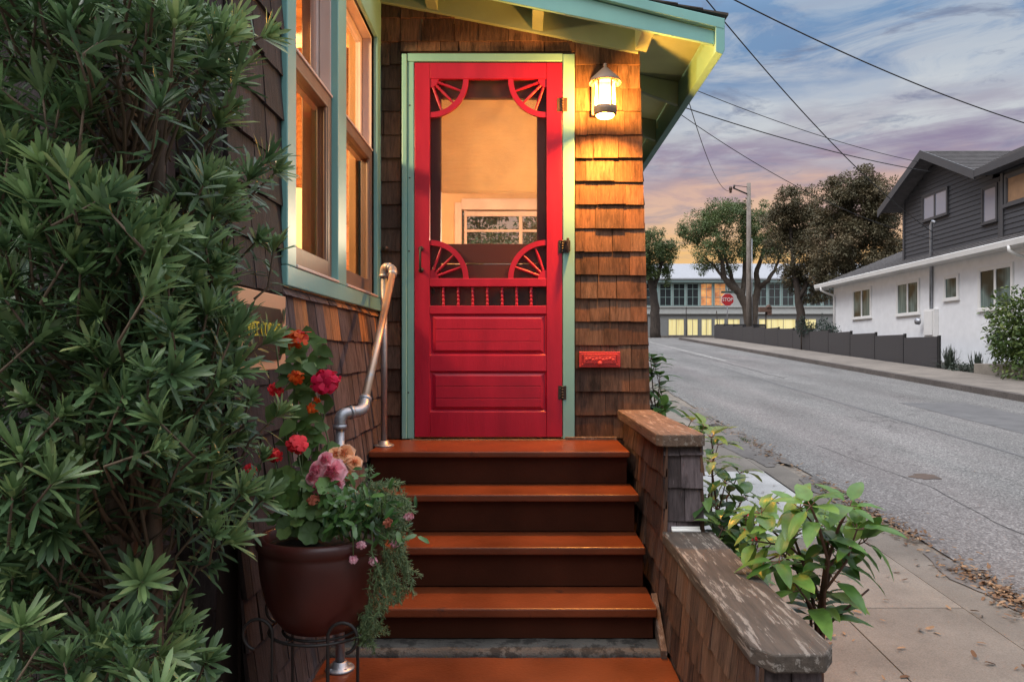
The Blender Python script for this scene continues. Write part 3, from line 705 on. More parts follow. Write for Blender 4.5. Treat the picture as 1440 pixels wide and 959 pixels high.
m.tube([tt.lerp(e1,.52)+Vector((0,0,.008))]+arcpts(tt.lerp(e1,.6)+Vector((0,0,.008)), e1+rd*.025, e1-rd*.03)+[e1-rd*.05], rp*1.32, 16)
m.tube([tt.lerp(e1,.45)+Vector((0,0,.008)), tt.lerp(e1,.58)+Vector((0,0,.008))], rp*1.5, 16); m.tube([tt+Vector((0,0,-.052)),tt+Vector((0,0,-.036))], rp*1.5, 16)
m.build('elbow', M['galv'], hr)
M['copper'] = paint('worn_coppery_pipe', (.46,.33,.25), .4, .2, wear=.42, wearcol=(.36,.35,.36), bscale=40, bst=.2, metal=.7)
m = MB(); m.tube([e0+rd*.04, e1-rd*.03], rp, 18); m.build('rail', M['copper'], hr)
# ================================================================== STREET
def strip(m, xa, xb, y0, y1, dz, step=1.0, wob=0):
    n = max(1, int((y1-y0)/step)); vs = []; fs = []
    for i in range(n+1):
        y = y0+(y1-y0)*i/n
        w = wob*noise.noise(Vector((y*1.7,xa,0)))+wob*.5*noise.noise(Vector((y*6,xa,4)))
        vs += [(SX(xa,y)+w,y,prof(y)+dz),(SX(xb,y),y,prof(y)+dz)]
    for i in range(n): fs.append((2*i,2*i+1,2*i+3,2*i+2))
    m.add(vs, fs)
def struct(o): o['kind'] = 'structure'; return o
# ground sheet
mm, nt, b = mat('ground_earth'); v = nt.coord(); a = nt.noise(v, .8, 6); c = nt.noise(v, 40, 4)
col = nt.ramp(a, [(.3,(.05,.04,.028)),(.55,(.085,.07,.048)),(.7,(.05,.065,.03))]); nt.set(b, 'Base Color', nt.mix(.5, col, nt.ramp(c, [(.3,.02),(.7,.16)]))); nt.set(b, 'Roughness', .95); nt.set(b, 'Normal', nt.bump(c, .8, .02)); M['ground'] = mm
m = MB(); xs = [-400,-120,-40,-12,-4,0,3,8,16,30,60,150,400]; ys = [-120,-60,-30,-15,-8,-4]+[i*2 for i in range(-1,46)]+[100,130,200,400,900]
vs = [(x,y,prof(y)-.045) for y in ys for x in xs]; fs = []
for j in range(len(ys)-1):
    for i in range(len(xs)-1): k = j*len(xs)+i; fs.append((k,k+1,k+1+len(xs),k+len(xs)))
m.add(vs, fs); struct(m.build('ground', M['ground']))
# asphalt
mm, nt, b = mat('worn_asphalt'); v = nt.coord()
sp = nt.new('ShaderNodeTexVoronoi', {'Scale': 75.0}); nt.l.new(v, sp.inputs['Vector'])
big = nt.noise(nt.coord('Object', (1,.25,1)), 1.1, 5, .6); fine = nt.noise(v, 140, 3, .7); fine2 = nt.noise(v, 30, 4, .7)
col = nt.ramp(sp.outputs['Color'], [(.15,(.088,.084,.081)),(.6,(.182,.173,.166)),(.95,(.32,.305,.29))])
col = nt.mix(1, col, nt.ramp(big, [(.3,.78),(.7,1.18)]), 'MULTIPLY'); col = nt.mix(1, col, nt.ramp(fine2, [(.3,.75),(.7,1.2)]), 'MULTIPLY')
vo = nt.new('ShaderNodeTexVoronoi', {'Scale': .42}, feature='DISTANCE_TO_EDGE'); dv = nt.new('ShaderNodeVectorMath', {0: v}, operation='ADD')
nn = nt.new('ShaderNodeTexNoise', {'Scale': 2.2, 'Detail': 5.0}); nt.l.new(v, nn.inputs['Vector']); sc_ = nt.new('ShaderNodeVectorMath', {0: nn.outputs['Color']}, operation='SCALE'); sc_.inputs['Scale'].default_value = 1.1; nt.l.new(sc_.outputs[0], dv.inputs[1]); nt.l.new(dv.outputs[0], vo.inputs['Vector'])
cr = nt.math('MULTIPLY', nt.ramp(vo.outputs['Distance'], [(.0,1),(.012,0)]), nt.ramp(nt.noise(v, .35, 2), [(.5,0),(.6,1)]))
col = nt.mix(nt.math('MULTIPLY', cr, .7), col, (.05,.047,.045))
sxx = nt.new('ShaderNodeSeparateXYZ', {0: v}).outputs['X']; wx = nt.math('ADD', sxx, nt.math('MULTIPLY', nt.noise(nt.coord('Object',(1,.3,1)), .8, 3), .5))
trk = nt.ramp(nt.math('MULTIPLY', wx, .1), [(.30,.92),(.40,1.1),(.46,.94),(.53,1.1),(.60,.90),(.70,1.08),(.78,.93),(.86,1.05)])
col = nt.mix(1, col, trk, 'MULTIPLY')
stn = nt.ramp(nt.noise(nt.coord('Object',(1,.4,1)), 1.9, 7, .7), [(.56,0),(.70,.55)]); col = nt.mix(stn, col, (.085,.078,.074))
pnk = nt.ramp(nt.noise(nt.coord('Object',(1,.12,1)), .5, 3), [(.52,0),(.64,.14)]); col = nt.mix(pnk, col, (.24,.17,.165))
nt.set(b, 'Base Color', col); nt.set(b, 'Roughness', .78); nt.set(b, 'Specular IOR Level', .35); nt.set(b, 'Normal', nt.bump(nt.math('ADD', sp.outputs['Distance'], fine), .55, .006)); M['asphalt'] = mm
m = MB(); strip(m, 2.80, 9.10, -30, 48.6, .0, .5, .05); struct(m.build('road', M['asphalt']))
m = MB(); strip(m, -60, 70, 48.6, 57.5, .002, 1); struct(m.build('cross_street', M['asphalt']))
# patch of newer asphalt and a dark stain
M['patch'] = paint('newer_asphalt_patch', (.12,.115,.115), .8, .2, bscale=150, bst=.6)
def blob(m, xc, yc, rx, ry, dz, n=28, amp=.2, seed=0):
    vs = [(SX(xc,yc),yc,prof(yc)+dz)]
    for k in range(n):
        a = 2*math.pi*k/n; r = 1+amp*noise.noise(Vector((math.cos(a)*1.5,math.sin(a)*1.5,seed)))+amp*.6*noise.noise(Vector((math.cos(a)*4,math.sin(a)*4,seed+9)))
        x, y = xc+rx*r*math.cos(a), yc+ry*r*math.sin(a); vs.append((SX(x,y),y,prof(y)+dz))
    m.add(vs, [(0,1+k,1+(k+1)%n) for k in range(n)])
m = MB(); strip(m, 6.7, 7.9, 9.5, 13.8, .004, .5, .03); strip(m, 5.6, 5.66, 8, 24, .0042, .5, .03); struct(m.build('road_patch', M['patch']))
def seam(m, pts, w, dz=.0045):
    vs = []; fs = []; out = []
    for (xa, ya), (xb, yb) in zip(pts, pts[1:]):
        n = max(2, int(abs(yb-ya)/.18)+int(abs(xb-xa)/.18))
        for i in range(n): out.append((xa+(xb-xa)*i/n, ya+(yb-ya)*i/n))
    for i, (x, y) in enumerate(out):
        x += .07*noise.noise(Vector((y*.9,x*.3,1)))+.03*noise.noise(Vector((y*4,x*4,5))); y += .05*noise.noise(Vector((x*3,y*2,8)))
        ww = w*(.6+.8*abs(noise.noise(Vector((y*2,x*2,2)))))
        dx, dy = (1,0) if abs(pts[-1][1]-pts[0][1]) > abs(pts[-1][0]-pts[0][0]) else (0,1)
        vs += [(SX(x-dx*ww,y-dy*ww),y-dy*ww,prof(y-dy*ww)+dz),(SX(x+dx*ww,y+dy*ww),y+dy*ww,prof(y+dy*ww)+dz)]
    for i in range(len(out)-1): fs.append((2*i,2*i+1,2*i+3,2*i+2))
    m.add(vs, fs)
M['tar'] = paint('dark_crack_tar', (.045,.042,.04), .8, .3)
for pts, w_ in (([(6.3,19),(6.35,24),(6.2,33)],.022),([(3.6,5.2),(3.75,7),(3.5,9.5)],.005),([(6.5,8.9),(8.2,9.0)],.008)):
    m = MB(); seam(m, pts, w_); struct(m.build('road_crack', M['tar']))
m = MB(); blob(m, 3.95, 7.55, .16, .11, .004, amp=.6); M['stain'] = paint('brown_road_stain', (.09,.06,.045), .85, .3); struct(m.build('road_stain', M['stain']))
mm, nt, b = mat('faded_road_paint'); a = nt.noise(nt.coord(), 12, 5, .7); nt.set(b, 'Base Color', (.62,.60,.56)); nt.set(b, 'Roughness', .7)
tr_ = nt.new('ShaderNodeBsdfTransparent'); mx = nt.new('ShaderNodeMixShader', {0: nt.ramp(a, [(.4,.12),(.6,.75)]), 1: tr_.outputs[0], 2: b.outputs[0]}); nt.l.new(mx.outputs[0], nt.n['Material Output'].inputs['Surface']); M['rpaint'] = mm
m = MB(); strip(m, 6.55, 6.68, 26, 47, .005, .5); strip(m, 6.0, 9.0, 46.6, 47.0, .005, .5); struct(m.build('lane_marking', M['rpaint']))
# near pavement: slabs with joints, new slab, kerb and gutter
def slabmat(name, c, wear, wc):
    mm, nt, b = mat(name); v = nt.coord(); r = nt.attr('rnd')
    n1 = nt.noise(v, 2.2, 6, .65); n2 = nt.noise(v, 130, 3, .7); n3 = nt.noise(v, 20, 5, .7)
    col = nt.ramp(n1, [(.3,tuple(x*.72 for x in c)),(.7,tuple(x*1.15 for x in c))])
    col = nt.mix(1, col, nt.ramp(r, [(0,.86),(1,1.1)]), 'MULTIPLY'); col = nt.mix(1, col, nt.ramp(n2, [(.3,.72),(.7,1.22)]), 'MULTIPLY')
    col = nt.mix(nt.ramp(n3, [(wear,0),(wear+.12,.7)]), col, wc)
    nt.set(b, 'Base Color', col); nt.set(b, 'Roughness', .88); nt.set(b, 'Normal', nt.bump(nt.math('ADD', n2, n3), .35, .004)); return mm
M['slab'] = slabmat('tan_concrete', (.205,.178,.150), .58, (.125,.108,.09)); M['newslab'] = slabmat('new_pale_concrete', (.46,.45,.44), .8, (.4,.38,.36)); M['gutter'] = slabmat('stained_gutter_concrete', (.22,.185,.15), .5, (.09,.075,.06)); M['fslab'] = slabmat('far_concrete', (.24,.205,.175), .6, (.2,.175,.155)); M['kerbd'] = slabmat('dark_kerb_stone', (.13,.11,.10), .52, (.05,.043,.04))
def slabs(m, x0, x1, y0, y1, ln, dz, th=.06, gap=.008, xs=None):
    y = y0
    while y < y1-.01:
        ye = min(y+ln, y1)
        for xa, xb in (xs or [(x0,x1)]):
            r = R.random(); n = 3
            for i in range(n):
                a = y+gap/2+(ye-y-gap)*i/n; b_ = y+gap/2+(ye-y-gap)*(i+1)/n
                m.add([(SX(xa,a)+gap/2,a,prof(a)+dz-th),(SX(xb,a)-gap/2,a,prof(a)+dz-th),(SX(xb,b_)-gap/2,b_,prof(b_)+dz-th),(SX(xa,b_)+gap/2,b_,prof(b_)+dz-th),
                       (SX(xa,a)+gap/2,a,prof(a)+dz),(SX(xb,a)-gap/2,a,prof(a)+dz),(SX(xb,b_)-gap/2,b_,prof(b_)+dz),(SX(xa,b_)+gap/2,b_,prof(b_)+dz)],
                      [(4,5,6,7),(0,1,5,4),(1,2,6,5),(2,3,7,6),(3,0,4,7)] , r)
        y = ye
m = MB(); cols = [(.98,1.67),(1.67,2.38)]
slabs(m, 0, 0, -6+.36, 5.45, 1.4, .012, xs=cols); slabs(m, 0, 0, 7.75, 47, 1.4, .012, xs=cols); struct(m.build('sidewalk', M['slab']))
m = MB(); slabs(m, 0, 0, 5.45, 7.75, 2.3, .014, xs=[(1.0,2.36)]); struct(m.build('sidewalk_new_slab', M['newslab']))
m = MB(); slabs(m, 0, 0, -6, 47, 2.4, .010, xs=[(2.38,2.66)]); struct(m.build('kerb', M['slab']))
m = MB(); strip(m, 2.64, 2.9, -6, 47, -.012, .25, .0); struct(m.build('gutter', M['gutter']))
for i, (xc, yc, rx, ry) in enumerate(((2.52,6.4,.12,.45),(2.5,9.0,.16,.7),(2.45,10.6,.2,.8),(2.55,4.9,.10,.25))):
    pass
m = MB()
for i, (xc, yc, rx, ry) in enumerate(((2.62,9.4,.30,1.3),(2.55,12.0,.28,1.2),(2.70,6.9,.16,.6),(2.70,4.6,.12,.5),(2.72,3.5,.1,.5))): blob(m, xc, yc, rx, ry, .0165, amp=.5, seed=i*3.1)
M['asphspill'] = paint('asphalt_overlay', (.135,.12,.11), .85, .35, wear=.4, wearcol=(.07,.06,.055), bscale=130, bst=.7); struct(m.build('gutter_overlay', M['asphspill']))
m = MB(); strip(m, .70, .99, -6, 16, -.004, .5); struct(m.build('planting_strip', M['soil']))
# far kerb and pavement
m = MB(); slabs(m, 0, 0, -6, 47.6, 3.0, .125, th=.25, xs=[(9.10,9.24)], gap=.004); struct(m.build('far_kerb', M['kerbd']))
m = MB(); slabs(m, 0, 0, -6, 47.6, 1.5, .127, xs=[(9.24,11.22)]); struct(m.build('far_sidewalk', M['fslab']))
m = MB(); strip(m, 11.22, 40, -6, 47.6, .10, 1.0); struct(m.build('far_yard', M['ground']))
m = MB(); 
vs = []
for y in (57.5, 61.5):
    for x in (-60, 70): vs.append((x,y,prof(y)+.13))
m.add(vs, [(0,1,3,2)]); m.add([(-60,57.5,prof(57.5)-.05),(70,57.5,prof(57.5)-.05),(70,57.5,prof(57.5)+.13),(-60,57.5,prof(57.5)+.13)], [(0,1,2,3)])
struct(m.build('corner_sidewalk', M['fslab']))
# leaf litter along the kerb
lf = MB()
for _ in range(2600):
    y = 2.6+abs(R.gauss(0,1))*3.0 if R.random() < .8 else R.uniform(2,16)
    x = 2.74+R.gauss(0,.075)
    if noise.noise(Vector((y*1.1,2.2,0))) < -.12 and R.random() < .85: continue
    if R.random() < .12: x = R.uniform(1.1,3.2)
    a = R.uniform(0,6.28); L = R.uniform(.025,.06)
    lf.leaf((SX(x,y),y,prof(y)+.016+R.uniform(0,.012)), (math.cos(a),math.sin(a),R.uniform(-.05,.15)), (R.gauss(0,.3),R.gauss(0,.3),1), L, L*R.uniform(.25,.45), R.uniform(-.3,.3), R.uniform(.1,.5))
M['litter'] = leafmat('dry_leaf_litter', [(0,(.10,.05,.025)),(.5,(.20,.11,.055)),(1,(.33,.21,.12))], .8, 0)
lf.build('leaf_litter', M['litter'], kind='stuff')
gr = MB()
for (y, n) in ((3.1,60),(3.6,40),(6.9,50),(9.6,50)):
    for _ in range(n):
        yy = y+R.gauss(0,.12); x = 2.68+R.gauss(0,.04)
        gr.leaf((SX(x,yy),yy,prof(yy)+.01), (R.gauss(0,.6),R.gauss(0,.6),1), (0,1,.2), R.uniform(.02,.05), .005, .4)
M['weed'] = leafmat('weed_green', [(0,(.06,.10,.03)),(1,(.13,.18,.06))]); gr.build('gutter_weeds', M['weed'], kind='stuff')
# ================================================================== ACROSS THE STREET
M['fence'] = paint('charcoal_fence_board', (.046,.045,.050), .6, .12, bscale=90, bst=.2, grain=(1,1,8))
M['fpost'] = paint('black_fence_post', (.012,.012,.013), .7)
fen = thing('board_fence', 'low charcoal board fence stepping along the far pavement', 'fence', (SX(11.3,34),34,prof(34)))
edges = [21.0,22.95,24.9,26.85,28.85,30.85,32.85,34.85,36.85,38.85,40.85,42.85,45.0,47.3]
x_ = lambda y, o=0: SX(11.30+o, y)
for i in range(13):
    a, b = edges[i], edges[i+1]; zb = prof(a)+.10; zt = prof(a)+.125+.90
    m = MB(); nb = 6; h = (zt-zb)/nb
    for k in range(nb):
        za, zc = zb+k*h, zb+(k+1)*h-.02
        xa, xb = x_(a), x_(b)
        m.add([(xa,a+.045,za),(xb,b-.045,za),(xb+.03,b-.045,za),(xa+.03,a+.045,za),(xa,a+.045,zc),(xb,b-.045,zc),(xb+.03,b-.045,zc),(xa+.03,a+.045,zc)],
              [(0,3,2,1),(4,5,6,7),(0,1,5,4),(1,2,6,5),(2,3,7,6),(3,0,4,7)])
    m.box((x_(a)+.008,a+.06,zb),(x_(a)+.026,b-.06,zt-.02))
    m.build('panel', M['fence'], fen)
for i, y in enumerate(edges):
    zt = prof(edges[min(i,12)])+.125+.94
    m = MB(); m.box((x_(y)+.012,y-.052,prof(y)+.08),(x_(y)+.06,y+.052,zt-.03)); m.build('post', M['fpost'], fen)
m = MB()
for k in range(6): m.box((x_(47.3)+.06,47.27,prof(47.3)+.1+k*.15),(x_(47.3)+3.2,47.31,prof(47.3)+.1+k*.15+.143))
m.build('panel', M['fence'], fen)
# ---- white house
wh = thing('white_house', 'white stuccoed house with charcoal clapboard upper storey and grey roofs', 'house', (SX(13,24),24,prof(24)))
M['stucco'] = paint('white_stucco', (.82,.82,.84), .8, .05, bscale=120, bst=.5)
M['trimw'] = paint('white_trim', (.78,.77,.76), .5, .04)
M['dark'] = paint('charcoal_clapboard', (.050,.050,.057), .6, .1, bscale=60, bst=.15, grain=(1,1,6))
M['darktrim'] = paint('charcoal_trim', (.060,.060,.067), .55, .08)
M['groof'] = paint('grey_roof_shingle', (.105,.098,.10), .9, .3, wear=.3, wearcol=(.17,.16,.16), bscale=120, bst=.8, grain=(1,3,1))
def hex8(m, x0, x1, ya, yb, z0, z1, rnd=None):
    m.add([(SX(x0,ya),ya,z0),(SX(x1,ya),ya,z0),(SX(x1,yb),yb,z0),(SX(x0,yb),yb,z0),(SX(x0,ya),ya,z1),(SX(x1,ya),ya,z1),(SX(x1,yb),yb,z1),(SX(x0,yb),yb,z1)],
          [(0,3,2,1),(4,5,6,7),(0,1,5,4),(1,2,6,5),(2,3,7,6),(3,0,4,7)], rnd)
def xprism(m, poly, ya, yb):       # poly of (x0,z) swept along the street
    n = len(poly); vs = [(SX(p[0],ya),ya,p[1]) for p in poly]+[(SX(p[0],yb),yb,p[1]) for p in poly]
    m.add(vs, [tuple(range(n))[::-1],tuple(range(n,2*n))]+[(i,(i+1)%n,n+(i+1)%n,n+i) for i in range(n)])
def yprism(m, poly, xa, xb):       # poly of (y,z) swept across the street
    n = len(poly); vs = [(SX(xa,p[0]),p[0],p[1]) for p in poly]+[(SX(xb,p[0]),p[0],p[1]) for p in poly]
    m.add(vs, [tuple(range(n))[::-1],tuple(range(n,2*n))]+[(i,(i+1)%n,n+(i+1)%n,n+i) for i in range(n)])
HW = 13.0; ZE = 2.83
m = MB(); hex8(m, HW, 19.5, 14, 32.6, prof(14)-.2, ZE); yprism(m, [(32.61,0),(32.65,0),(32.65,2.8),(32.61,2.8)], 13.1, 19.4)
xprism(m, [(13.0,ZE+.001),(16.25,ZE+1.2),(19.5,ZE+.001)], 32.3, 32.599)
m.build('wall', M['stucco'], wh)
m = MB(); sl = .40
xprism(m, [(12.45,2.80),(16.25,2.80+3.8*sl),(20.05,2.80),(20.05,2.88),(16.25,2.89+3.8*sl),(12.45,2.88)], 13.5, 33.15)
rf_ = m.build('roof', M['groof'], wh)
m = MB()
for k in range(13):
    x0 = 12.45+k*.3; z0 = 2.888+k*.3*sl
    y = 13.5
    while y < 33.1:
        w = R.uniform(.3,1.0); hex8(m, x0-.015, x0+.02, y, min(y+w,33.15)-.01, z0-.002, z0+.014); y += w
m.build('shingle_courses', M['groof'], wh)
m = MB(); xprism(m, [(12.36,2.74),(12.449,2.74),(12.449,2.90),(12.34,2.90),(12.33,2.88)], 13.5, 33.15)
m.build('gutter', M['trimw'], wh)
m = MB(); yprism(m, [(33.151,2.68),(33.19,2.68),(33.19,2.9),(33.151,2.9)], 12.4, 13.0); hex8(m, 12.45, 12.99, 13.5, 33.1, 2.755, 2.795); m.build('soffit', M['trimw'], wh)
for yy in (32.45, 19.55):
    m = MB(); xx = SX(12.38,yy); m.tube([(xx,yy,2.74),(xx,yy,2.62),(SX(12.62,yy),yy,2.50),(SX(12.93,yy),yy,2.40),(SX(12.95,yy),yy,2.3),(SX(12.95,yy),yy,prof(yy)+.2)], .045, 10); m.build('downspout', M['trimw'], wh)
hm, nt, b = mat('curtained_window_glass'); cu_ = nt.noise(nt.coord('Object',(1,14,.6)), 1, 3); nt.set(b, 'Base Color', nt.mix(nt.ramp(nt.noise(nt.coord(),.9,2),[(.42,0),(.55,1)]), (.022,.03,.03), nt.ramp(cu_, [(.35,(.07,.12,.12)),(.65,(.17,.24,.235))]))); nt.set(b, 'Roughness', .12); nt.set(b, 'Specular IOR Level', .12); M['hglass'] = hm; M['skyglass'] = darkglass('sky_painted_glass', (.27,.28,.34), .03, 1.45)  # skyglass: pale sky reflection put into its base colour
M['curtain'] = paint('pale_curtain', (.30,.36,.33), .8, .15, grain=(1,20,1)); M['amber'] = paint('amber_blind', (.30,.17,.09), .7, .2)
def swindow(ya, yb, z0, z1, xw, split, fm, gm, root, prot=.05, fw=.07):
    m = MB(); a, b = min(ya,yb), max(ya,yb)
    hex8(m, xw-prot, xw-.002, a-fw, b+fw, z1, z1+fw); hex8(m, xw-prot-.03, xw-.002, a-fw-.03, b+fw+.03, z0-fw, z0)
    hex8(m, xw-prot, xw-.002, a-fw, a, z0, z1); hex8(m, xw-prot, xw-.002, b, b+fw, z0, z1)
    k = [a]+([(a+b)/2] if split else [])+[b]
    for i in range(len(k)-1):
        p, q = k[i], k[i+1]; s = .045
        hex8(m, xw-prot+.012, xw-.003, p+.002, p+s, z0, z1); hex8(m, xw-prot+.012, xw-.003, q-s, q-.002, z0, z1); hex8(m, xw-prot+.012, xw-.003, p+s, q-s, z0, z0+s); hex8(m, xw-prot+.012, xw-.003, p+s, q-s, z1-s, z1)
    w = m.build('window', fm, root)
    g = MB(); hex8(g, xw-.018, xw-.006, a+.01, b-.01, z0+.01, z1-.01); g.build('pane', gm, w); return w
M['winglass'] = glassmat('clear_pane', (.75,.85,.82), .85, 1.6)
for (pa, pb, za, zc, sp_) in ((1201,1225,2.43,1.32,1),(1263,1292.5,2.38,1.28,1),(1330,1347.5,2.30,1.62,0),(1379,1424,2.34,1.20,1)):
    swindow(1050*HW/(pa-754), 1050*HW/(pb-754), zc, za, HW, sp_, M['trimw'], M['hglass'], wh)
# meter box, conduit, service mast
ym = 1050*HW/(1312-754)
m = MB(); hex8(m, HW-.16, HW-.002, ym-.35, ym+.25, .45, 1.35); hex8(m, HW-.20, HW-.165, ym-.3, ym+.2, .5, 1.3); m.build('meter_box', M['trimw'], wh, bevel=.01)
m = MB(); m.lathe((SX(HW-.17,ym+.55),ym+.55,.98), [(.0001,.12),(.10,.11),(.12,0)], 16, axis=(-1,0,0)); m.build('meter_dial', M['galv'], wh)
m = MB(); xm = SX(HW-.06,ym); m.tube([(xm,ym,1.35),(xm,ym,4.1),(xm,ym-.1,4.22),(xm,ym-.25,4.15)], .05, 10); m.tube([(xm,ym,2.85),(xm,ym,3.05)], .11, 10); m.build('service_mast', M['galv'], wh)
# ---- upper storey
UW = 13.6; yl_, yr_ = 27.6, 21.77
zu0, zu1 = 3.15, 5.3
m = MB()
def rake(y): return 6.50-abs(y-25.2)*.455
boards = 0; z = zu0
while z < 6.5:
    zt = z+.15
    lo = max(yr_, 25.2-(6.46-z)/.455); hi = min(yl_, 25.2+(6.46-z)/.455)
    if hi-lo > .1:
        m.add([(SX(UW-.03,lo),lo,z),(SX(UW-.03,hi),hi,z),(SX(UW,hi),hi,z),(SX(UW,lo),lo,z),(SX(UW-.008,lo),lo,min(zt,6.45)),(SX(UW-.008,hi),hi,min(zt,6.45)),(SX(UW,hi),hi,min(zt,6.45)),(SX(UW,lo),lo,min(zt,6.45))],
              [(0,3,2,1),(4,5,6,7),(0,1,5,4),(1,2,6,5),(2,3,7,6),(3,0,4,7)])
    z = zt
yprism(m, [(yr_+.01,zu0-.3),(yl_-.01,zu0-.3),(yl_-.01,rake(yl_)),(25.2,6.48),(yr_+.01,rake(yr_))], UW+.002, 19.0)
m.build('upper_wall', M['dark'], wh)
# bay with its own gable nearer the camera
UB = 13.45
m = MB(); z = zu0
while z < 5.05:
    zt = z+.15
    m.add([(SX(UB-.03,14),14,z),(SX(UB-.03,21.55),21.55,z),(SX(UB,21.55),21.55,z),(SX(UB,14),14,z),(SX(UB-.008,14),14,zt),(SX(UB-.008,21.55),21.55,zt),(SX(UB,21.55),21.55,zt),(SX(UB,14),14,zt)],
          [(0,3,2,1),(4,5,6,7),(0,1,5,4),(1,2,6,5),(2,3,7,6),(3,0,4,7)])
    z = zt
yprism(m, [(14.01,zu0-.3),(21.54,zu0-.3),(21.54,5.15),(14.01,5.15)], UB+.002, 19.0)
m.build('upper_bay_wall', M['dark'], wh)
m = MB(); hex8(m, UW-.06, UW-.031, yr_+.0, yr_+.12, zu0, rake(yr_)); m.build('corner_board', M['darktrim'], wh); m = MB(); hex8(m, UB-.06, UB-.031, 21.43, 21.55, zu0, 5.1); m.build('corner_board', M['darktrim'], wh); m = MB(); hex8(m, UW-.06, UW-.031, yl_-.12, yl_, zu0, rake(yl_)); m.build('corner_board', M['darktrim'], wh)
m = MB(); e1_, e2_ = 28.3, 22.1
yprism(m, [(28.3,5.21),(25.2,6.62),(25.2,6.74),(28.3,5.33)], 13.0, 19.3); yprism(m, [(25.2,6.62),(22.1,5.21),(22.1,5.33),(25.2,6.74)], 13.0, 19.3)
def mroof(dz): return [(SX(13.0,11),11,5.21+dz),(SX(13.0,22.1),22.1,5.21+dz),(SX(16.1,25.2),25.2,6.622+dz),(SX(16.1,11),11,6.622+dz)]
m.add(mroof(0.004)+mroof(.124), [(0,1,2,3),(4,5,6,7),(0,1,5,4),(1,2,6,5),(2,3,7,6),(3,0,4,7)])
m.add([(SX(16.1,11),11,6.626),(SX(16.1,25.2),25.2,6.626),(SX(19.3,25.2),25.2,5.2),(SX(19.3,11),11,5.2)], [(0,1,2,3)])
m.build('upper_roof', M['groof'], wh)
m = MB()
for (yc, ea, eb) in ((25.2,28.3,22.1),):
    za, zb = 6.62-abs(yc-ea)*.455, 6.62-abs(yc-eb)*.455
    yprism(m, [(ea+.05,za-.16),(yc,6.48),(yc,6.755),(ea+.05,za+.115)], 12.95, 12.998); yprism(m, [(yc,6.48),(eb+.003,zb-.14),(eb+.003,zb+.135),(yc,6.755)], 12.951, 12.999)
m.build('rake_board', M['darktrim'], wh)
m = MB(); hex8(m, 12.955, 12.998, 11, 22.095, 5.13, 5.345); m.build('eave_board', M['darktrim'], wh)
m = MB(); hex8(m, 13.0, 13.41, 11, 22.0, 5.155, 5.195); m.build('soffit', M['darktrim'], wh)
m = MB()
for (yc, ea, eb) in ((25.2,28.3,22.1),):
    for s in (-1,):
        za = 6.62-abs(yc-ea)*.455; zb = 6.62-abs(yc-eb)*.455
        n = 14
        for k in range(1,n):
            t = k/n; y = yc+(eb-yc)*t; z = 6.745+(zb+.12-6.74)*t
            hex8(m, 13.0, min(19.3, 13.02+max(0,y-22.1)) if y < 25.2 else 19.3, y-.01, y+.02, z-.004, z+.016)
for k in range(1,14):
    x0 = 13.0+k*3.1/14; hex8(m, x0-.01, x0+.02, 11, 22.1+x0-13.0, 5.33+k*1.412/14-.004, 5.33+k*1.412/14+.016)
m.build('upper_shingle_courses', M['groof'], wh)
def uw(pa, pb, za, zc, xw, split, gm):
    swindow(1050*xw/(pa-754), 1050*xw/(pb-754), zc, za, xw-.03, split, M['darktrim'], gm, wh, .05, .055)
uw(1300.5,1334,5.36,4.52,UW,1,M['skyglass']); uw(1385,1404,4.88,3.84,UW,0,M['skyglass'])
swindow(21.25, 20.2, 4.16, 4.92, UB-.03, 0, M['darktrim'], M['amber'], wh, .05, .09)
# ---- planter kerb, shrub and tufts by the white house
m = MB(); hex8(m, 11.25, 11.45, 12, 19.2, prof(15)-.1, prof(19)+.38); hex8(m, 11.452, 12.9, 19.0, 19.2, prof(19)-.1, prof(19)+.375)
M['plk'] = slabmat('planter_concrete', (.26,.23,.195), .55, (.16,.14,.115))
tag(m.build('planter_wall', M['plk'], None, (SX(11.3,17),17,prof(17)), bevel=.015), 'low concrete planter edging under the round green bush', 'planter wall')
def clump_leaves(m, c, rx, ry, rz, n, L, seed, thr=-.15, sc=1.1, flat=.0, W=.5):
    """leaf faces through an uneven volume; noise opens gaps and makes clumps"""
    rr = random.Random(seed); c = Vector(c); k = 0; tries = 0
    while k < n and tries < n*12:
        tries += 1
        d = Vector((rr.gauss(0,1),rr.gauss(0,1),rr.gauss(0,1))).normalized(); r = rr.random()**.42
        bumpy = 1+.28*noise.noise(d*2.1+Vector((seed,0,0)))+.16*noise.noise(d*5+Vector((0,seed,0)))
        p = Vector((d.x*rx*r*bumpy, d.y*ry*r*bumpy, d.z*rz*r*bumpy))
        if noise.noise((p+c)*sc/max(rx,.3)*1.6) < thr: continue
        a = Vector((rr.gauss(0,1),rr.gauss(0,1),rr.gauss(0,.8)+flat)).normalized()
        l = L*rr.uniform(.6,1.3)
        m.leaf(c+p, (d*.7+a).normalized(), Vector((rr.gauss(0,.6),rr.gauss(0,.6),1)), l, l*W, rr.uniform(0,.5), .2, min(1,max(0,.5+.5*noise.noise((p+c)*3/max(rx,.3))+rr.uniform(-.25,.25))))
        k += 1
M['bush'] = leafmat('bush_leaf', [(0,(.036,.068,.020)),(.5,(.085,.135,.032)),(1,(.18,.22,.055))], .5, .2)
M['dgreen'] = leafmat('dark_conifer_leaf', [(0,(.010,.026,.018)),(1,(.03,.065,.04))], .6, .1)
M['bark'] = weathered('grey_brown_bark', (.075,.055,.042), (.11,.085,.065), (.17,.14,.11), 2, .4, .6)
M['barkd'] = weathered('dark_bark', (.045,.034,.028), (.07,.052,.042), (.11,.09,.07), 2, .4, .62)
yb = 17.6; c = Vector((SX(11.95,yb),yb,.35))
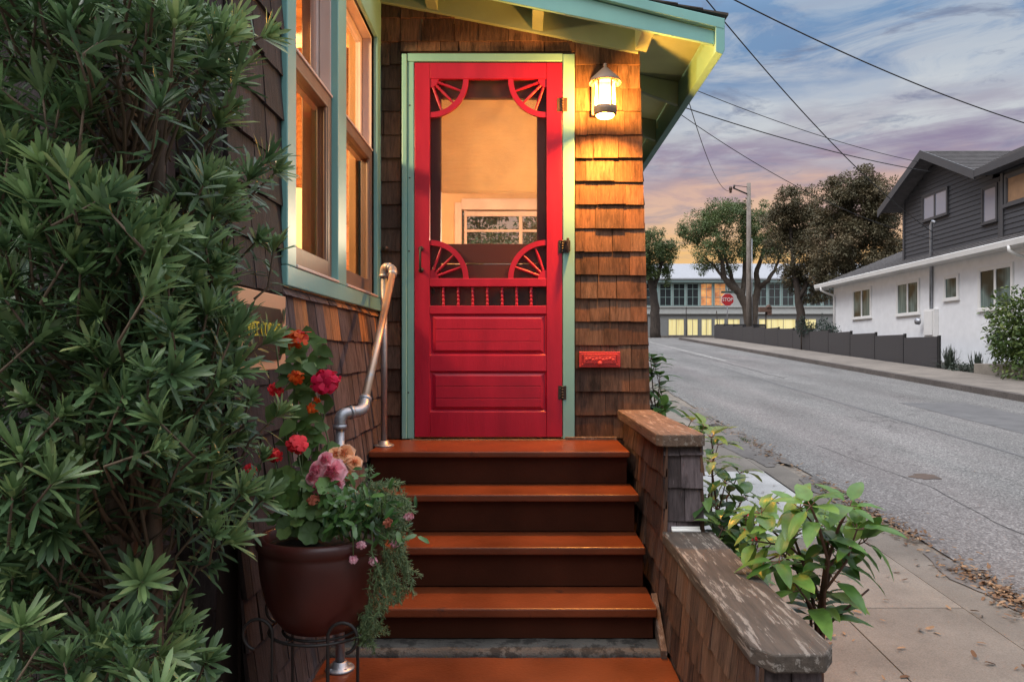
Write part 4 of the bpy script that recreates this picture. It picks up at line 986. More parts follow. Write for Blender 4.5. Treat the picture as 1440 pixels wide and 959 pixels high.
t = thing('round_shrub', 'green rounded shrub in the concrete planter by the white house', 'shrub', (c.x,yb,prof(yb)))
m = MB(); clump_leaves(m, c, 1.15, 1.25, 1.2, 9500, .105, 5, -.34); clump_leaves(m, c+Vector((.2,-.2,-.7)), 1.3, 1.35, .7, 4200, .10, 6, -.34)
m.build('foliage', M['bush'], t)
m = MB()
for k in range(9): m.tube([(c.x+R.uniform(-.1,.1),yb+R.uniform(-.1,.1),prof(yb)),(c.x+R.uniform(-.7,.7),yb+R.uniform(-.7,.7),c.z+R.uniform(-.2,.6))], [.025,.008], 6)
m.build('stem', M['barkd'], t)
M['tuft'] = leafmat('grey_green_blade', [(0,(.03,.045,.032)),(1,(.075,.095,.07))], .5, .15)
for k, (px, y, n, L, lab) in enumerate(((1336,20.6,170,.62,'dark spiky grass tuft beside the end of the charcoal fence'),(1374,19.9,120,.5,'spiky grass tuft between the fence end tuft and the bush'))):
    m = MB(); x = (px-754)*y/1050; x = SX(x,y)
    for _ in range(n):
        a = R.uniform(0,6.28); e = R.uniform(.3,1.5)
        m.leaf((x+R.gauss(0,.05),y+R.gauss(0,.05),prof(y)+.1), (math.cos(a)*math.cos(e),math.sin(a)*math.cos(e),math.sin(e)), (math.cos(a),math.sin(a),1), L*R.uniform(.6,1.1), .022, R.uniform(.1,.5), .2)
    tag(m.build('grass_tuft', M['tuft'], None, (x,y,prof(y)+.1)), lab, 'grass tuft')
m = MB()
for (px, y) in ((1355,19.9),(1380,19.3),(1345,20.3)):
    x = SX((px-754)*y/1050,y)
    clump_leaves(m, (x,y,prof(y)+.2), .35, .35, .14, 220, .06, px, -.5)
m.build('ground_cover', M['tuft'], kind='stuff')
for k, (px, y, h, w, lab) in enumerate(((1127,31.5,.75,.24,'small dark conifer behind the fence nearest the utility pole'),(1140,31.0,.5,.26,'lowest dark shrub in the row behind the fence'),(1157,30.4,.75,.30,'tallest dark bush in the row behind the fence'),(1170,29.9,.42,.3,'dark bush behind the fence touching the white house corner'))):
    x = SX((px-754)*y/1050,y); z0 = prof(y)+.1
    t = thing('dark_bush', lab, 'bush', (x,y,z0), 'dark bushes behind the fence')
    m = MB(); clump_leaves(m, (x,y,z0+.75+h*.35), w, w, h*.6, 420, .07, 40+k, -.4); m.build('foliage', M['dgreen'], t)
    m = MB(); m.tube([(x,y,z0),(x,y,z0+.9)], .03, 6); m.build('trunk', M['barkd'], t)
# ---- utility pole
yp = 46.9; xp = SX((1053-754)*yp/1050,yp); Zp = lambda py: PZ(py,yp)
t = thing('utility_pole', 'tall grey wooden utility pole with a short bracket arm at its top', 'utility pole', (xp,yp,prof(yp)))
m = MB(); m.tube([(xp,yp,prof(yp)),(xp,yp,4.5),(xp,yp,Zp(258))], [.17,.155,.125], 14)
M['pole'] = weathered('grey_pole_wood', (.20,.165,.14), (.28,.24,.21), (.38,.34,.30), 2, .3, .6); m.build('shaft', M['pole'], t)
m = MB(); ax = PX(1029,yp); m.tube([(xp,yp,Zp(274)),(ax,yp-.3,Zp(266))], .05, 8); m.tube([(xp,yp,Zp(263.5)),(PX(1031,yp),yp-.3,Zp(262.5))], .02, 6); m.tube([(PX(1031,yp),yp-.3,Zp(262)),(PX(1030,yp),yp-.3,Zp(266))], .06, 8)
m.build('bracket_arm', M['iron'], t)
m = MB(); m.lathe((PX(1025.5,yp),yp-.3,Zp(268)), [(.0001,.18),(.09,.16),(.11,0),(.07,-.12),(.09,-.2),(.0001,-.24)], 12); m.build('insulator', M['bronze'], t)
m = MB(); m.tube([(xp+.19,yp-.12,prof(yp)),(xp+.16,yp-.12,7.0)], .03, 6); m.build('conduit', M['galv'], t)
# ---- overhead wires
M['wire'] = paint('black_cable', (.018,.017,.018), .6, .1)
def wire(a, b, sag, lab, r=.012, n=40):
    r *= .72
    a, b = Vector(a), Vector(b)
    pts = [a.lerp(b,i/n)-Vector((0,0,sag*4*(i/n)*(1-i/n))) for i in range(n+1)]
    m = MB(); m.tube(pts, r, 6); tag(m.build('overhead_wire', M['wire'], None, (0,0,-E)), lab, 'wire', 'overhead wires')
wire(P(900,-70,11), P(1560,205,17), .35, 'uppermost overhead wire sloping across the blue sky to the right', .016)
wire(P(905,-110,12), P(1312,327,23.2), .45, 'overhead wire dropping steeply past the eave tip to the white house', .017)
wire(P(850,72,16), P(1292,228,24.5), .25, 'upper of the two wires running to the peak of the charcoal gable', .013)
wire(P(850,112,16), P(1310,242,24.2), .22, 'lower of the two wires running to the charcoal gable', .018)
wire(P(880,105,16), P(1320,338,22.8), .55, 'slack overhead wire crossing in front of the trees', .013)
wire(P(955,95,22), P(1025,269,yp-.3), .9, 'thin slack wire hanging down to the bracket of the utility pole', .02)
wire(P(860,-60,9), P(985,60,30), .1, 'wire above the roof edge in the top centre sky', .008)
# ---- stop sign
ys = 49.0; xs_ = PX(1023,ys); zc = PZ(421.5,ys); rr = .45
t = thing('stop_sign', 'red octagonal stop sign on a thin post', 'road sign', (xs_,ys,prof(ys)))
m = MB(); oc = [(xs_+rr*math.cos(rad(22.5+45*k)), zc+rr*math.sin(rad(22.5+45*k))) for k in range(8)]; m.prism(oc, 'y', ys-.02, ys)
so = m.build('border', M['white'], t)
M['sred'] = paint('sign_red', (.50,.025,.03), .5, .04)
m = MB(); oc = [(xs_+rr*.93*math.cos(rad(22.5+45*k)), zc+rr*.93*math.sin(rad(22.5+45*k))) for k in range(8)]; m.prism(oc, 'y', ys-.026, ys-.0205); m.build('face', M['sred'], t)
text_obj('STOP', .33, 'lettering', M['white'], t, (xs_,ys-.034,zc), (rad(90),0,0), .006, width=.68)
m = MB(); m.tube([(xs_,ys+.03,prof(ys)),(xs_,ys+.03,zc+.75)], .035, 8); m.build('post', M['galv'], t)
m = MB(); m.box((xs_-.42,ys-.005,zc+.42),(xs_+.42,ys+.005,zc+.57)); m.box((xs_+.005,ys-.4,zc+.59),(xs_+.015,ys+.4,zc+.74)); 
M['blade'] = paint('street_name_blade', (.06,.09,.08), .5); m.build('name_blade', M['blade'], t)
yk = 40; xk = PX(1077,yk); 
t = thing('wooden_box_post', 'small brown wooden box on a post behind the fence', 'post box', (xk,yk,prof(yk)))
m = MB(); m.box((xk-.36,yk-.15,PZ(439,yk)),(xk+.22,yk+.15,PZ(432,yk))); m.prism([(xk-.0,PZ(433,yk)),(xk+.28,PZ(433,yk)),(xk+.14,PZ(428.5,yk))], 'y', yk-.2, yk+.2); m.box((xk+.05,yk-.12,PZ(443,yk)),(xk+.28,yk+.12,PZ(433,yk)))
M['boxw'] = paint('brown_box_wood', (.12,.065,.045), .7); m.build('box', M['boxw'], t)
m = MB(); m.tube([(xk,yk,prof(yk)),(xk,yk,PZ(438,yk))], .04, 6); m.build('post', M['barkd'], t)
for (px, y, pt, lab) in ((965,58.0,432,'thin grey marker pole before the left lit windows'),(1010,52.0,437,'thin leaning stake beside the stop sign')):
    m = MB(); x = PX(px,y); m.tube([(x,y,prof(y)),(x+(.0 if px<1000 else -.12),y,PZ(pt,y))], .03, 6)
    tag(m.build('thin_pole', M['barkd'], None, (x,y,prof(y))), lab, 'pole')
# ---- long pale building at the top of the street
DB = 63.0; bx0, bx1 = PX(800,DB), PX(1330,DB); zb = lambda py: PZ(py,DB)
bl = thing('school_building', 'long pale two storey building with rows of lit windows at the street end', 'building', (PX(1040,DB),DB,prof(DB)))
M['bup'] = paint('pale_grey_wall', (.44,.45,.44), .7, .05); M['blow'] = paint('grey_lower_wall', (.24,.245,.245), .75, .06); M['bteal'] = paint('pale_teal_trim', (.30,.42,.41), .6, .06); M['broof'] = paint('pale_metal_roof', (.33,.335,.36), .6, .1)
m = MB(); m.box((bx0,DB,zb(440)),(bx1,DB+12,zb(396))); m.build('wall', M['bup'], bl)
m = MB(); m.box((bx0+.02,DB+.12,prof(DB)-.3),(bx1-.02,DB+11.9,zb(440.3))); m.build('lower_wall', M['blow'], bl)
m = MB(); m.box((bx0-.05,DB-.06,zb(441.5)),(bx1+.05,DB+.1,zb(440))); m.box((bx0-.05,DB-.09,zb(432.5)),(bx1+.05,DB-.002,zb(430.8))); m.build('band', M['bup'], bl)
m = MB(); m.box((bx0-.3,DB-.4,zb(397.5)),(bx1+.3,DB-.002,zb(394))); m.build('eave_trim', M['bteal'], bl)
m = MB(); m.prism([(DB-.5,zb(394)),(DB+12.5,zb(394)),(DB+12.5,zb(391)),(DB+6,zb(376)+1.0),(DB-.5,zb(392))], 'x', bx0-.4, bx1+.4); m.build('roof', M['broof'], bl)
M['dpane'] = darkglass('dark_pane', (.035,.04,.045), .08); M['lit1'] = emis('lit_room_orange', (.9,.36,.12), .4, [(.35,(.35,.11,.06)),(.55,(.85,.36,.12)),(.75,(1,.6,.22))], (1.2,1,1.6)); M['lit2'] = emis('lit_curtain_yellow', (.95,.84,.44), .30, [(.3,(.62,.52,.22)),(.5,(.95,.80,.36)),(.7,(1,.9,.5))], (9,1,.3))
def bwin(px0, px1, py0, py1, gm, name, root, rows, cols, y0, fm):
    x0, x1, z1, z0 = PX(px0,DB), PX(px1,DB), zb(py0), zb(py1); m = MB(); f = .05
    m.box((x0-f,y0-.05,z0-f),(x1+f,y0-.002,z0)); m.box((x0-f,y0-.05,z1),(x1+f,y0-.002,z1+f)); m.box((x0-f,y0-.05,z0),(x0,y0-.002,z1)); m.box((x1,y0-.05,z0),(x1+f,y0-.002,z1))
    for k in range(1,cols): x = x0+(x1-x0)*k/cols; m.box((x-.016,y0-.04,z0),(x+.016,y0-.012,z1))
    for fr_ in rows: z = z1+(z0-z1)*fr_; m.box((x0,y0-.043,z-.016),(x1,y0-.013,z+.016))
    w = m.build(name, fm, root); g = MB(); g.box((x0+.001,y0-.010,z0+.001),(x1-.001,y0-.004,z1-.001)); g.build('pane', gm, w)
for k in range(-3,19):
    a = 928.2+19.15*k
    if 10 > k > 4 and k in (5,6): 
        if k == 6: continue
        continue
    bwin(a, a+15.2, 399.5, 429.5, M['lit1'] if k in (3,4) else M['dpane'], 'window', bl, (.24,.62), 2, DB, M['bteal'])
for k in range(-3,20):
    if k in (6,): continue
    m = MB(); a = 925.0+19.15*k; m.box((PX(a-1.0,DB),DB-.07,zb(430.6)),(PX(a+1.0,DB),DB-.003,zb(397.6))); m.build('pilaster', M['bteal'], bl)
for (a, b) in ((940.5,962),(967,981.5),(987,1001),(1005.5,1019),(1024,1040.5),(1068,1119),(1127,1148)):
    bwin(a, b, 448.8, 471.2 if b < 1010 else 462, M['lit2'], 'lower_window', bl, (), 3 if b-a > 30 else 2, DB+.12, M['blow'])
# ---- trees
M['euc'] = leafmat('olive_green_leaf', [(0,(.056,.088,.036)),(.5,(.125,.175,.064)),(1,(.21,.255,.10))], .55, .2)
M['brownleaf'] = leafmat('bronze_green_leaf', [(0,(.072,.070,.042)),(.45,(.150,.132,.075)),(.8,(.22,.165,.095)),(1,(.28,.19,.11))], .6, .15)
def limb(m, pts, r0, r1):
    n = 4; out = []
    for i in range(len(pts)-1):
        for k in range(n): out.append(Vector(pts[i]).lerp(Vector(pts[i+1]), k/n)+Vector((R.gauss(0,.02),R.gauss(0,.02),0)))
    out.append(Vector(pts[-1])); N = len(out)
    m.tube(out, [r0+(r1-r0)*i/(N-1) for i in range(N)], 9)
def tree(name, lab, base, limbs, crowns, lm, bm_, L, seed, group=None, thr=-.1):
    t = thing(name, lab, 'tree', base, group)
    m = MB()
    for pts, r0, r1 in limbs: limb(m, pts, r0, r1)
    m.build('trunk', bm_, t)
    m = MB(); rr = random.Random(seed)
    for i, (c, rx, ry, rz, n) in enumerate(crowns):
        c = Vector(c); vol = (rx*ry*rz)**(1/3); br = .36*vol**.6; nb = int(9+17*vol)
        per = int(n*5.2/nb)
        for _ in range(nb):
            d = Vector((rr.gauss(0,1),rr.gauss(0,1),rr.gauss(0,1))).normalized(); r = rr.random()**.4
            bc = c+Vector((d.x*rx*r,d.y*ry*r,d.z*rz*r)); b_ = br*rr.uniform(.65,1.3); tone = rr.gauss(.48,.16)
            for _k in range(per):
                e = Vector((rr.gauss(0,1),rr.gauss(0,1),rr.gauss(0,1))).normalized(); q = b_*rr.random()**.45
                p = bc+Vector((e.x*q,e.y*q,e.z*q*.72))
                dd = (e+Vector((rr.gauss(0,.6),rr.gauss(0,.6),rr.gauss(-.25,.5)))).normalized(); l = L*.78*rr.uniform(.55,1.15)
                m.chip(p, dd, Vector((e.x*.5+rr.gauss(0,.35),e.y*.5+rr.gauss(0,.35),1)), l, l*.5, min(1,max(0,tone+rr.uniform(-.16,.16))))
    m.build('crown', lm, t)
yt = 51.0; Q = lambda px, py, dy=0: P(px, py, yt+dy)
b0_ = Vector((PX(1057,yt),yt,prof(yt)-.1))
cr = [(Q(px,py,dy), rx, rx*1.1, rz, n) for (px,py,dy,rx,rz,n) in ((985,318,0,1.5,1.25,900),(1012,305,1,1.7,1.2,1050),(1045,303,-1,1.7,1.15,1050),(1075,318,1,1.6,1.3,900),(1000,345,-.5,1.35,1.1,650),(1035,340,1.5,1.6,1.2,800),(968,330,.5,.75,.9,260),(1092,345,0,1.2,1.1,500),(1020,372,1,.9,.7,260),(990,375,.5,.8,.6,220),(1062,350,-1,1.2,1.0,480))]
tree('spreading_tree', 'spreading multi stemmed green tree behind the utility pole', b0_,
     [([b0_,Q(1050,430),Q(1040,412),Q(1028,402),Q(1018,390),Q(1016,365),Q(1004,345)],.36,.09),([Q(1040,412),Q(1030,395,.5),Q(1024,375,.5),Q(1010,330)],.2,.06),([b0_,Q(1061,425,.3),Q(1066,405,.3),Q(1063,385),Q(1072,360),Q(1078,330)],.34,.07),([Q(1066,405,.3),Q(1080,395,-.4),Q(1092,375),Q(1100,350)],.2,.05),([Q(1044,418),Q(1047,385,1),Q(1048,350,1),Q(1045,315)],.2,.05),([Q(1018,392),Q(1004,374),Q(988,360)],.12,.04),([Q(1030,400),Q(1018,393)],.14,.1)],
     cr, M['euc'], M['bark'], .20, 100)
yt2 = 56.0; Q2 = lambda px, py, dy=0: P(px, py, yt2+dy); b2 = Vector((PX(922,yt2),yt2,prof(yt2)-.1))
tree('slender_tree', 'green tree with a straight dark trunk next to the shingled house corner', b2,
     [([b2,Q2(921,440),Q2(919,412),Q2(914,392),Q2(905,375),Q2(898,350)],.42,.1),([Q2(919,405),Q2(926,385),Q2(932,365),Q2(930,345)],.2,.06),([Q2(914,392),Q2(912,360),Q2(910,340)],.2,.06)],
     [(Q2(915,345),1.6,1.6,1.4,1000),(Q2(928,365,.5),1.1,1.2,1.2,560),(Q2(895,350,-.5),1.6,1.6,1.5,900),(Q2(905,385),1.2,1.2,.8,420),(Q2(940,352),.7,.7,.9,220),(Q2(938,385),.4,.4,.9,140)], M['euc'], M['barkd'], .22, 200)
yt3 = 44.0; Q3 = lambda px, py, dy=0: P(px, py, yt3+dy); b3 = Vector((PX(1128,yt3),yt3,prof(yt3)-.1))
tree('bronze_tree', 'bronze green dense tree between the utility pole and the taller tree', b3,
     [([b3,Q3(1126,440),Q3(1122,410),Q3(1115,370),Q3(1112,320)],.3,.08),([Q3(1124,420),Q3(1140,390),Q3(1150,360)],.18,.06)],
     [(Q3(1118,292),1.5,1.6,1.25,1300),(Q3(1100,320,1),1.3,1.4,1.3,950),(Q3(1135,320,-.5),1.7,1.7,1.5,1500),(Q3(1118,355,.5),1.6,1.6,1.4,1100),(Q3(1145,365),1.7,1.6,1.5,1200),(Q3(1125,392,.5),1.1,1.1,.8,420),(Q3(1150,410,.5),1.1,1.1,.9,420)], M['brownleaf'], M['barkd'], .21, 300, thr=-.2)
yt4 = 40.0; Q4 = lambda px, py, dy=0: P(px, py, yt4+dy); b4 = Vector((PX(1205,yt4),yt4,prof(yt4)-.1))
tree('large_bronze_tree', 'largest dark bronze tree rising over the white house roof', b4,
     [([b4,Q4(1205,440),Q4(1200,400),Q4(1195,340),Q4(1196,280)],.42,.1),([Q4(1202,410),Q4(1225,370),Q4(1235,320)],.25,.07),([Q4(1200,400),Q4(1178,365),Q4(1170,330)],.22,.06)],
     [(Q4(1200,262),1.3,1.5,1.05,1300),(Q4(1176,290,.5),1.1,1.3,1.3,1100),(Q4(1228,275,-.5),1.25,1.4,1.2,1300),(Q4(1205,310,.5),1.9,1.9,1.5,2100),(Q4(1240,310),1.1,1.3,1.3,1000),(Q4(1175,340),1.4,1.5,1.5,1300),(Q4(1215,355,.5),1.9,1.8,1.5,1700),(Q4(1252,285,1),.8,.9,.9,520),(Q4(1180,385,.5),1.4,1.4,1.1,800),(Q4(1245,350),1.1,1.2,1.1,700),(Q4(1160,380),.7,.8,.9,380)], M['brownleaf'], M['barkd'], .20, 400, thr=-.2)
# trees and shed seen through the window of the room behind the door
for k, (x, y, r, h, lab) in enumerate(((-1.3,15.5,1.7,4.9,'dark tree seen through the room window, nearer its left pane'),(.9,19.0,1.5,4.4,'leafy dark tree seen through the right pane of the room window'))):
    b = Vector((x,y,prof(y)-.1)); tree('garden_tree', lab, b, [([b,b+Vector((.1,0,h*.5)),b+Vector((0,0,h*.8))],.12,.04)], [((x,y,prof(y)+h*.62),r,r,h*.42,3000),((x-.6,y+.4,prof(y)+h*.4),r,r,h*.35,1600)], M['euc'], M['barkd'], .16, 500+k*20)
m = MB(); m.box((-.75,11.5,prof(11.5)-.1),(.05,12.5,1.18)); ss = m.build('shed_wall', M['bteal'], (t2 := thing('garden_shed', 'pale teal garden shed glimpsed through the room window', 'shed', (-.35,11.5,prof(11.5)))), bevel=.01)
m = MB(); m.prism([(-.85,1.18),(.15,1.18),(.15,1.22),(-.35,1.42),(-.85,1.22)], 'y', 11.4, 12.6); m.build('roof', M['broof'], t2)
# ================================================================== NEAR PLANTS
M['yew'] = leafmat('yew_pine_leaf', [(0,(.044,.094,.044)),(.35,(.110,.195,.084)),(.7,(.21,.315,.125)),(1,(.39,.45,.18))], .36, .28, spec=.5)
M['twig'] = paint('brown_twig', (.11,.075,.048), .8, .25, bst=.5)
M['trunk'] = weathered('flaky_brown_bark', (.13,.085,.06), (.18,.125,.09), (.24,.18,.14), 2, .6, .6)
bt = Vector((PX(172,1.62),1.62,-1.55))
yew = thing('yew_pine_shrub', 'tall bushy green shrub with long narrow whorled leaves by the wall', 'shrub', bt)
m = MB()
m.tube([(bt.x-.06,1.62,-1.55),(bt.x-.03,1.63,-.9),(bt.x-.01,1.61,-.4),(bt.x+.005,1.62,.2),(bt.x+.01,1.6,.9)], [.03,.027,.022,.018,.012], 10)
m.tube([(bt.x+.03,1.66,-1.55),(bt.x+.045,1.67,-.7),(bt.x+.05,1.65,0),(bt.x+.09,1.62,.6)], [.022,.02,.015,.01], 10)
m.build('trunk', M['trunk'], yew)
xr = [(-60,270),(0,300),(40,395),(90,400),(110,350),(170,345),(215,345),(250,400),(290,345),(345,405),(400,400),(440,385),(490,395),(540,385),(590,405),(640,395),(690,395),(730,370),(770,330),(800,310),(840,290),(900,290),(959,310),(1010,330)]
def xmax(py):
    for (a, xa), (b, xb) in zip(xr, xr[1:]):
        if a <= py <= b: return xa+(xb-xa)*(py-a)/(b-a)
    return 300
rr = random.Random(4)
keys = [(375,50,1.72),(330,30,1.7),(300,75,1.6),(265,35,1.55),(335,95,1.65),(310,170,1.7),(330,150,1.72),(375,225,1.8),(390,240,1.85),(350,250,1.75),(365,335,1.8),(385,350,1.85),(330,305,1.7),(300,300,1.6),(60,130,1.35),(85,145,1.35),(35,40,1.4),(120,25,1.4),(15,150,1.4),(300,400,1.6),(340,450,1.7),(375,480,1.8),(350,560,1.72),(395,580,1.8),(370,640,1.75),(330,520,1.65),(290,560,1.55),(255,640,1.45),(180,320,1.35),(230,330,1.4),(200,380,1.4),(60,230,1.3),(100,260,1.35),(250,380,1.45),(170,270,1.4),(370,700,1.8),(340,690,1.7),(300,650,1.6),(90,580,1.3),(60,470,1.3),(40,330,1.3),(130,930,1.35),(60,900,1.3),(30,880,1.3),(150,900,1.4),(90,930,1.3),(260,915,1.5),(290,930,1.55),(20,800,1.35),(95,740,1.4),(290,730,1.6),(320,760,1.66),(240,950,1.45),(200,960,1.4),(170,540,1.45),(190,500,1.45),(300,480,1.6),(250,470,1.5),(110,500,1.35),(40,560,1.3),(30,640,1.3)]
tips = [(px,py,d,1) for px,py,d in keys]
tries = 0
while len(tips) < 640 and tries < 40000:
    tries += 1
    py = rr.uniform(-70,1030); px = rr.uniform(-70,330)
    if px > xmax(py)-32: continue
    if noise.noise(Vector((px/85,py/85,7.7))) < -.20 and rr.random() < .9: continue
    if 95 < px < 300 and 690 < py < 880 and rr.random() < .75: continue
    if 225 < px < 300 and 110 < py < 240 and rr.random() < .8: continue
    if 135 < px < 212 and (60 < py < 260 or 590 < py < 740) and rr.random() < .93: continue
    if py > 860 and rr.random() < .55: continue
    d = rr.uniform(1.28,1.85) if px < 250 else rr.uniform(1.5,1.85)
    if any((px-a)**2+(py-b)**2 < 16**2 and abs(d-c) < .12 for a,b,c,_ in tips): continue
    tips.append((px,py,d,0))
lv = MB(); tw = MB()
for (px,py,d,key) in tips:
    p = P(px,py,d)
    tz = p.z-rr.uniform(.12,.4); side = 1 if px > 172 else -1
    root = Vector((bt.x+rr.uniform(-.03,.05), 1.62+rr.uniform(-.03,.03), max(-1.5,tz)))
    out = (p-root); 
    axis = (Vector((out.x*1.2,0,0))+Vector((rr.gauss(0,.35)+(.25 if px>150 else -.1), -.22+rr.gauss(0,.3), .72+rr.gauss(0,.28)))).normalized()
    c1 = root.lerp(p,.5)+Vector((0,0,-.04)); base = p-axis*.10
    pts = [root, root.lerp(c1,.6), c1.lerp(base,.4), base, p]
    if out.length < .45 and rr.random() < .5: tw.tube(pts, [.005,.004,.0035,.003,.002], 5)
    else: tw.tube([c1.lerp(base,.75), base, p], [.0032,.0028,.002], 5)
    n1 = rr.randint(20,27); young = rr.random()
    u = axis.orthogonal().normalized(); w = axis.cross(u); sc = rr.choice((.6,.8,.95,1.05,1.15))
    for k in range(n1+12):
        top = k < n1
        a = k*2.39996+rr.uniform(-.3,.3)
        el = rad(rr.uniform(8,60)) if top else rad(rr.uniform(50,95))
        s = axis*math.cos(el)+(u*math.cos(a)+w*math.sin(a))*math.sin(el)
        q = p-axis*(rr.uniform(0,.02) if top else rr.uniform(.02,.12))
        L = sc*rr.uniform(.052,.080); 
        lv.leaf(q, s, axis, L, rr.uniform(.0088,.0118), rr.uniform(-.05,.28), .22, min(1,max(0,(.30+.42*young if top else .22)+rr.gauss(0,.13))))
lv.build('foliage', M['yew'], yew); tw.build('twig', M['twig'], yew)
m = MB(); m.tube([P(195,175,1.7),P(215,195,1.66),P(232,210,1.64),P(240,228,1.64)], [.004,.003,.0025,.002], 6); m.build('bare_branch', M['twig'], yew); m = MB(); m.tube([P(70,918,1.5),P(105,890,1.5),P(140,862,1.55),P(160,850,1.6)], [.005,.006,.007,.007], 7); m.build('bare_branch', M['twig'], yew)
# wooden stake with a green tie
sx, sd = PX(180,1.72), 1.72
t = thing('plant_stake', 'wooden garden stake standing within the tall shrub', 'stake', (sx,sd,-1.55))
m = MB(); m.box((sx-.016,sd-.016,-1.55),(sx+.016,sd+.016,.86)); m.build('stake', M['trunk'], t, bevel=.003)
M['tie'] = paint('teal_tie_tape', (.02,.24,.19), .5); m = MB(); zt = PZ(627,1.66)
for r_ in (.05,): m.lathe((PX(170,1.66),1.665,zt), [(.046,-.016),(.046,.016),(.050,.016),(.050,-.016)], 20)
tag(m.build('tie_tape', M['tie'], None, (PX(170,1.66),1.665,zt)), 'short loop of teal tape tying the shrub trunk to its stake', 'plant tie')
m = MB(); m.lathe((PX(172,1.66),1.665,PZ(8,1.66)), [(.03,-.012),(.03,.012),(.034,.012),(.034,-.012)], 20)
tag(m.build('tie_tape', M['tie'], None, (PX(172,1.66),1.665,PZ(8,1.66))), 'teal tape loop at the very top of the shrub trunk', 'plant tie')
# ---- pot on its stand
PD = 2.0; pcx = PX(453,PD); pc = Vector((pcx,PD,0)); pz = lambda py: PZ(py,PD)
t = thing('flower_pot', 'large brown glazed flower pot on a wire stand', 'pot', (pcx,PD,-.752))
m = MB(); m.lathe(pc, [(.0001,-.733),(.088,-.733),(.102,-.727),(.126,-.695),(.146,-.650),(.157,-.60),(.162,-.555),(.1635,-.528),(.162,-.523),(.166,-.518),(.1695,-.510),(.170,-.498),(.166,-.488),(.156,-.485),(.148,-.490),(.143,-.52),(.135,-.60)], 64)
m.build('pot_body', M['pot'], t)
m = MB(); m.lathe(pc, [(.0001,-.50),(.08,-.503),(.144,-.515)], 32); m.build('soil', M['soil'], t)
st = thing('plant_stand', 'black wrought iron plant stand with looped tops under the flower pot', 'plant stand', (pcx,PD,hl))
m = MB(); zr = pz(880)
m.tube([(pcx+.135*math.cos(a),PD+.135*math.sin(a),zr) for a in [2*math.pi*k/40 for k in range(41)]], .0042, 8); m.tube([(pcx+.10*math.cos(a),PD+.10*math.sin(a),-.739) for a in [2*math.pi*k/40 for k in range(41)]], .004, 8)
for a in (0,2.1,4.2): m.tube([(pcx+.10*math.cos(a),PD+.10*math.sin(a),-.739),(pcx+.135*math.cos(a),PD+.135*math.sin(a),zr)], .003, 6)
m.build('ring', M['iron'], st); m = MB(); m.tube([(pcx+.10*math.cos(a),PD+.10*math.sin(a),-.95) for a in [2*math.pi*k/40 for k in range(41)]], .0035, 8)
m.build('ring', M['iron'], st)
for ang in (rad(-128),rad(-62),rad(60),rad(140)):
    ca, sa = math.cos(ang), math.sin(ang)
    tx, ty = (-1,0) if ca < 0 else (1,0)        # the loop turns away sideways
    lx, ly = pcx+.138*ca*1.0, PD+.138*sa
    if abs(ang-rad(-128)) < .01: lx, ly = PX(383,1.90), 1.90
    if abs(ang-rad(-62)) < .01: lx, ly = PX(461,1.875), 1.875
    pts = [(lx,ly,hl+.002),(lx,ly,-.95),(lx,ly,-.76)]
    R0 = .037; zc = pz(872) if ty == 0 else -.72; cx_ = lx+tx*R0
    pts += [(cx_-tx*R0*math.cos(b), ly, zc+R0*1.05*math.sin(b)) for b in [rad(8*k) for k in range(0,33)]]
    m = MB(); m.tube(pts, .0045, 8); m.build('leg', M['iron'], st)
# ---- flowers
def petalmat(name, stops, trans=.25): return leafmat(name, stops, .5, trans, spec=.3)
M['pred'] = petalmat('red_petal', [(0,(.62,.012,.025)),(1,(.90,.045,.06))]); M['pmag'] = petalmat('magenta_red_petal', [(0,(.55,.008,.045)),(1,(.85,.02,.10))]); M['porange'] = petalmat('orange_red_petal', [(0,(.58,.04,.010)),(1,(.85,.16,.02))])
M['ppink'] = petalmat('pink_petal', [(0,(.66,.10,.20)),(.5,(.85,.30,.38)),(1,(.92,.58,.62))]); M['ppeach'] = petalmat('peach_petal', [(0,(.75,.26,.12)),(.6,(.85,.46,.24)),(1,(.88,.58,.40))]); M['pclover'] = petalmat('pale_pink_petal', [(0,(.60,.20,.28)),(1,(.82,.50,.55))]); M['psal'] = petalmat('salmon_bud', [(0,(.50,.12,.07)),(1,(.72,.26,.16))])
M['geran'] = leafmat('round_green_leaf', [(0,(.050,.100,.028)),(.6,(.105,.20,.052)),(1,(.18,.28,.085))], .5, .25); M['gloss'] = leafmat('glossy_dark_leaf', [(0,(.030,.080,.024)),(.6,(.075,.175,.045)),(1,(.14,.26,.075))], .25, .2, spec=.6); M['needle'] = leafmat('grey_green_needle', [(0,(.065,.115,.048)),(.6,(.13,.20,.085)),(1,(.21,.28,.13))], .5, .3)
M['gstem'] = paint('green_stem', (.09,.14,.05), .5, .2)
def cluster(m, c, r, n, L, W, rnd):
    c = Vector(c)
    for k in range(n):
        d = Vector((rnd.gauss(0,1),rnd.gauss(0,1)-.5,rnd.gauss(0,1)+.4)).normalized(); fc = c+Vector((d.x,d.y,d.z*.8))*r*rnd.uniform(.35,1)
        u = d.orthogonal().normalized(); w = d.cross(u); a0 = rnd.uniform(0,6)
        for j in range(5):
            a = a0+j*1.2566; pd = (u*math.cos(a)+w*math.sin(a))*.9+d*.35
            m.leaf(fc, pd, d, L*rnd.uniform(.85,1.15), W*1.15, .35, -.25, rnd.random(), 2)
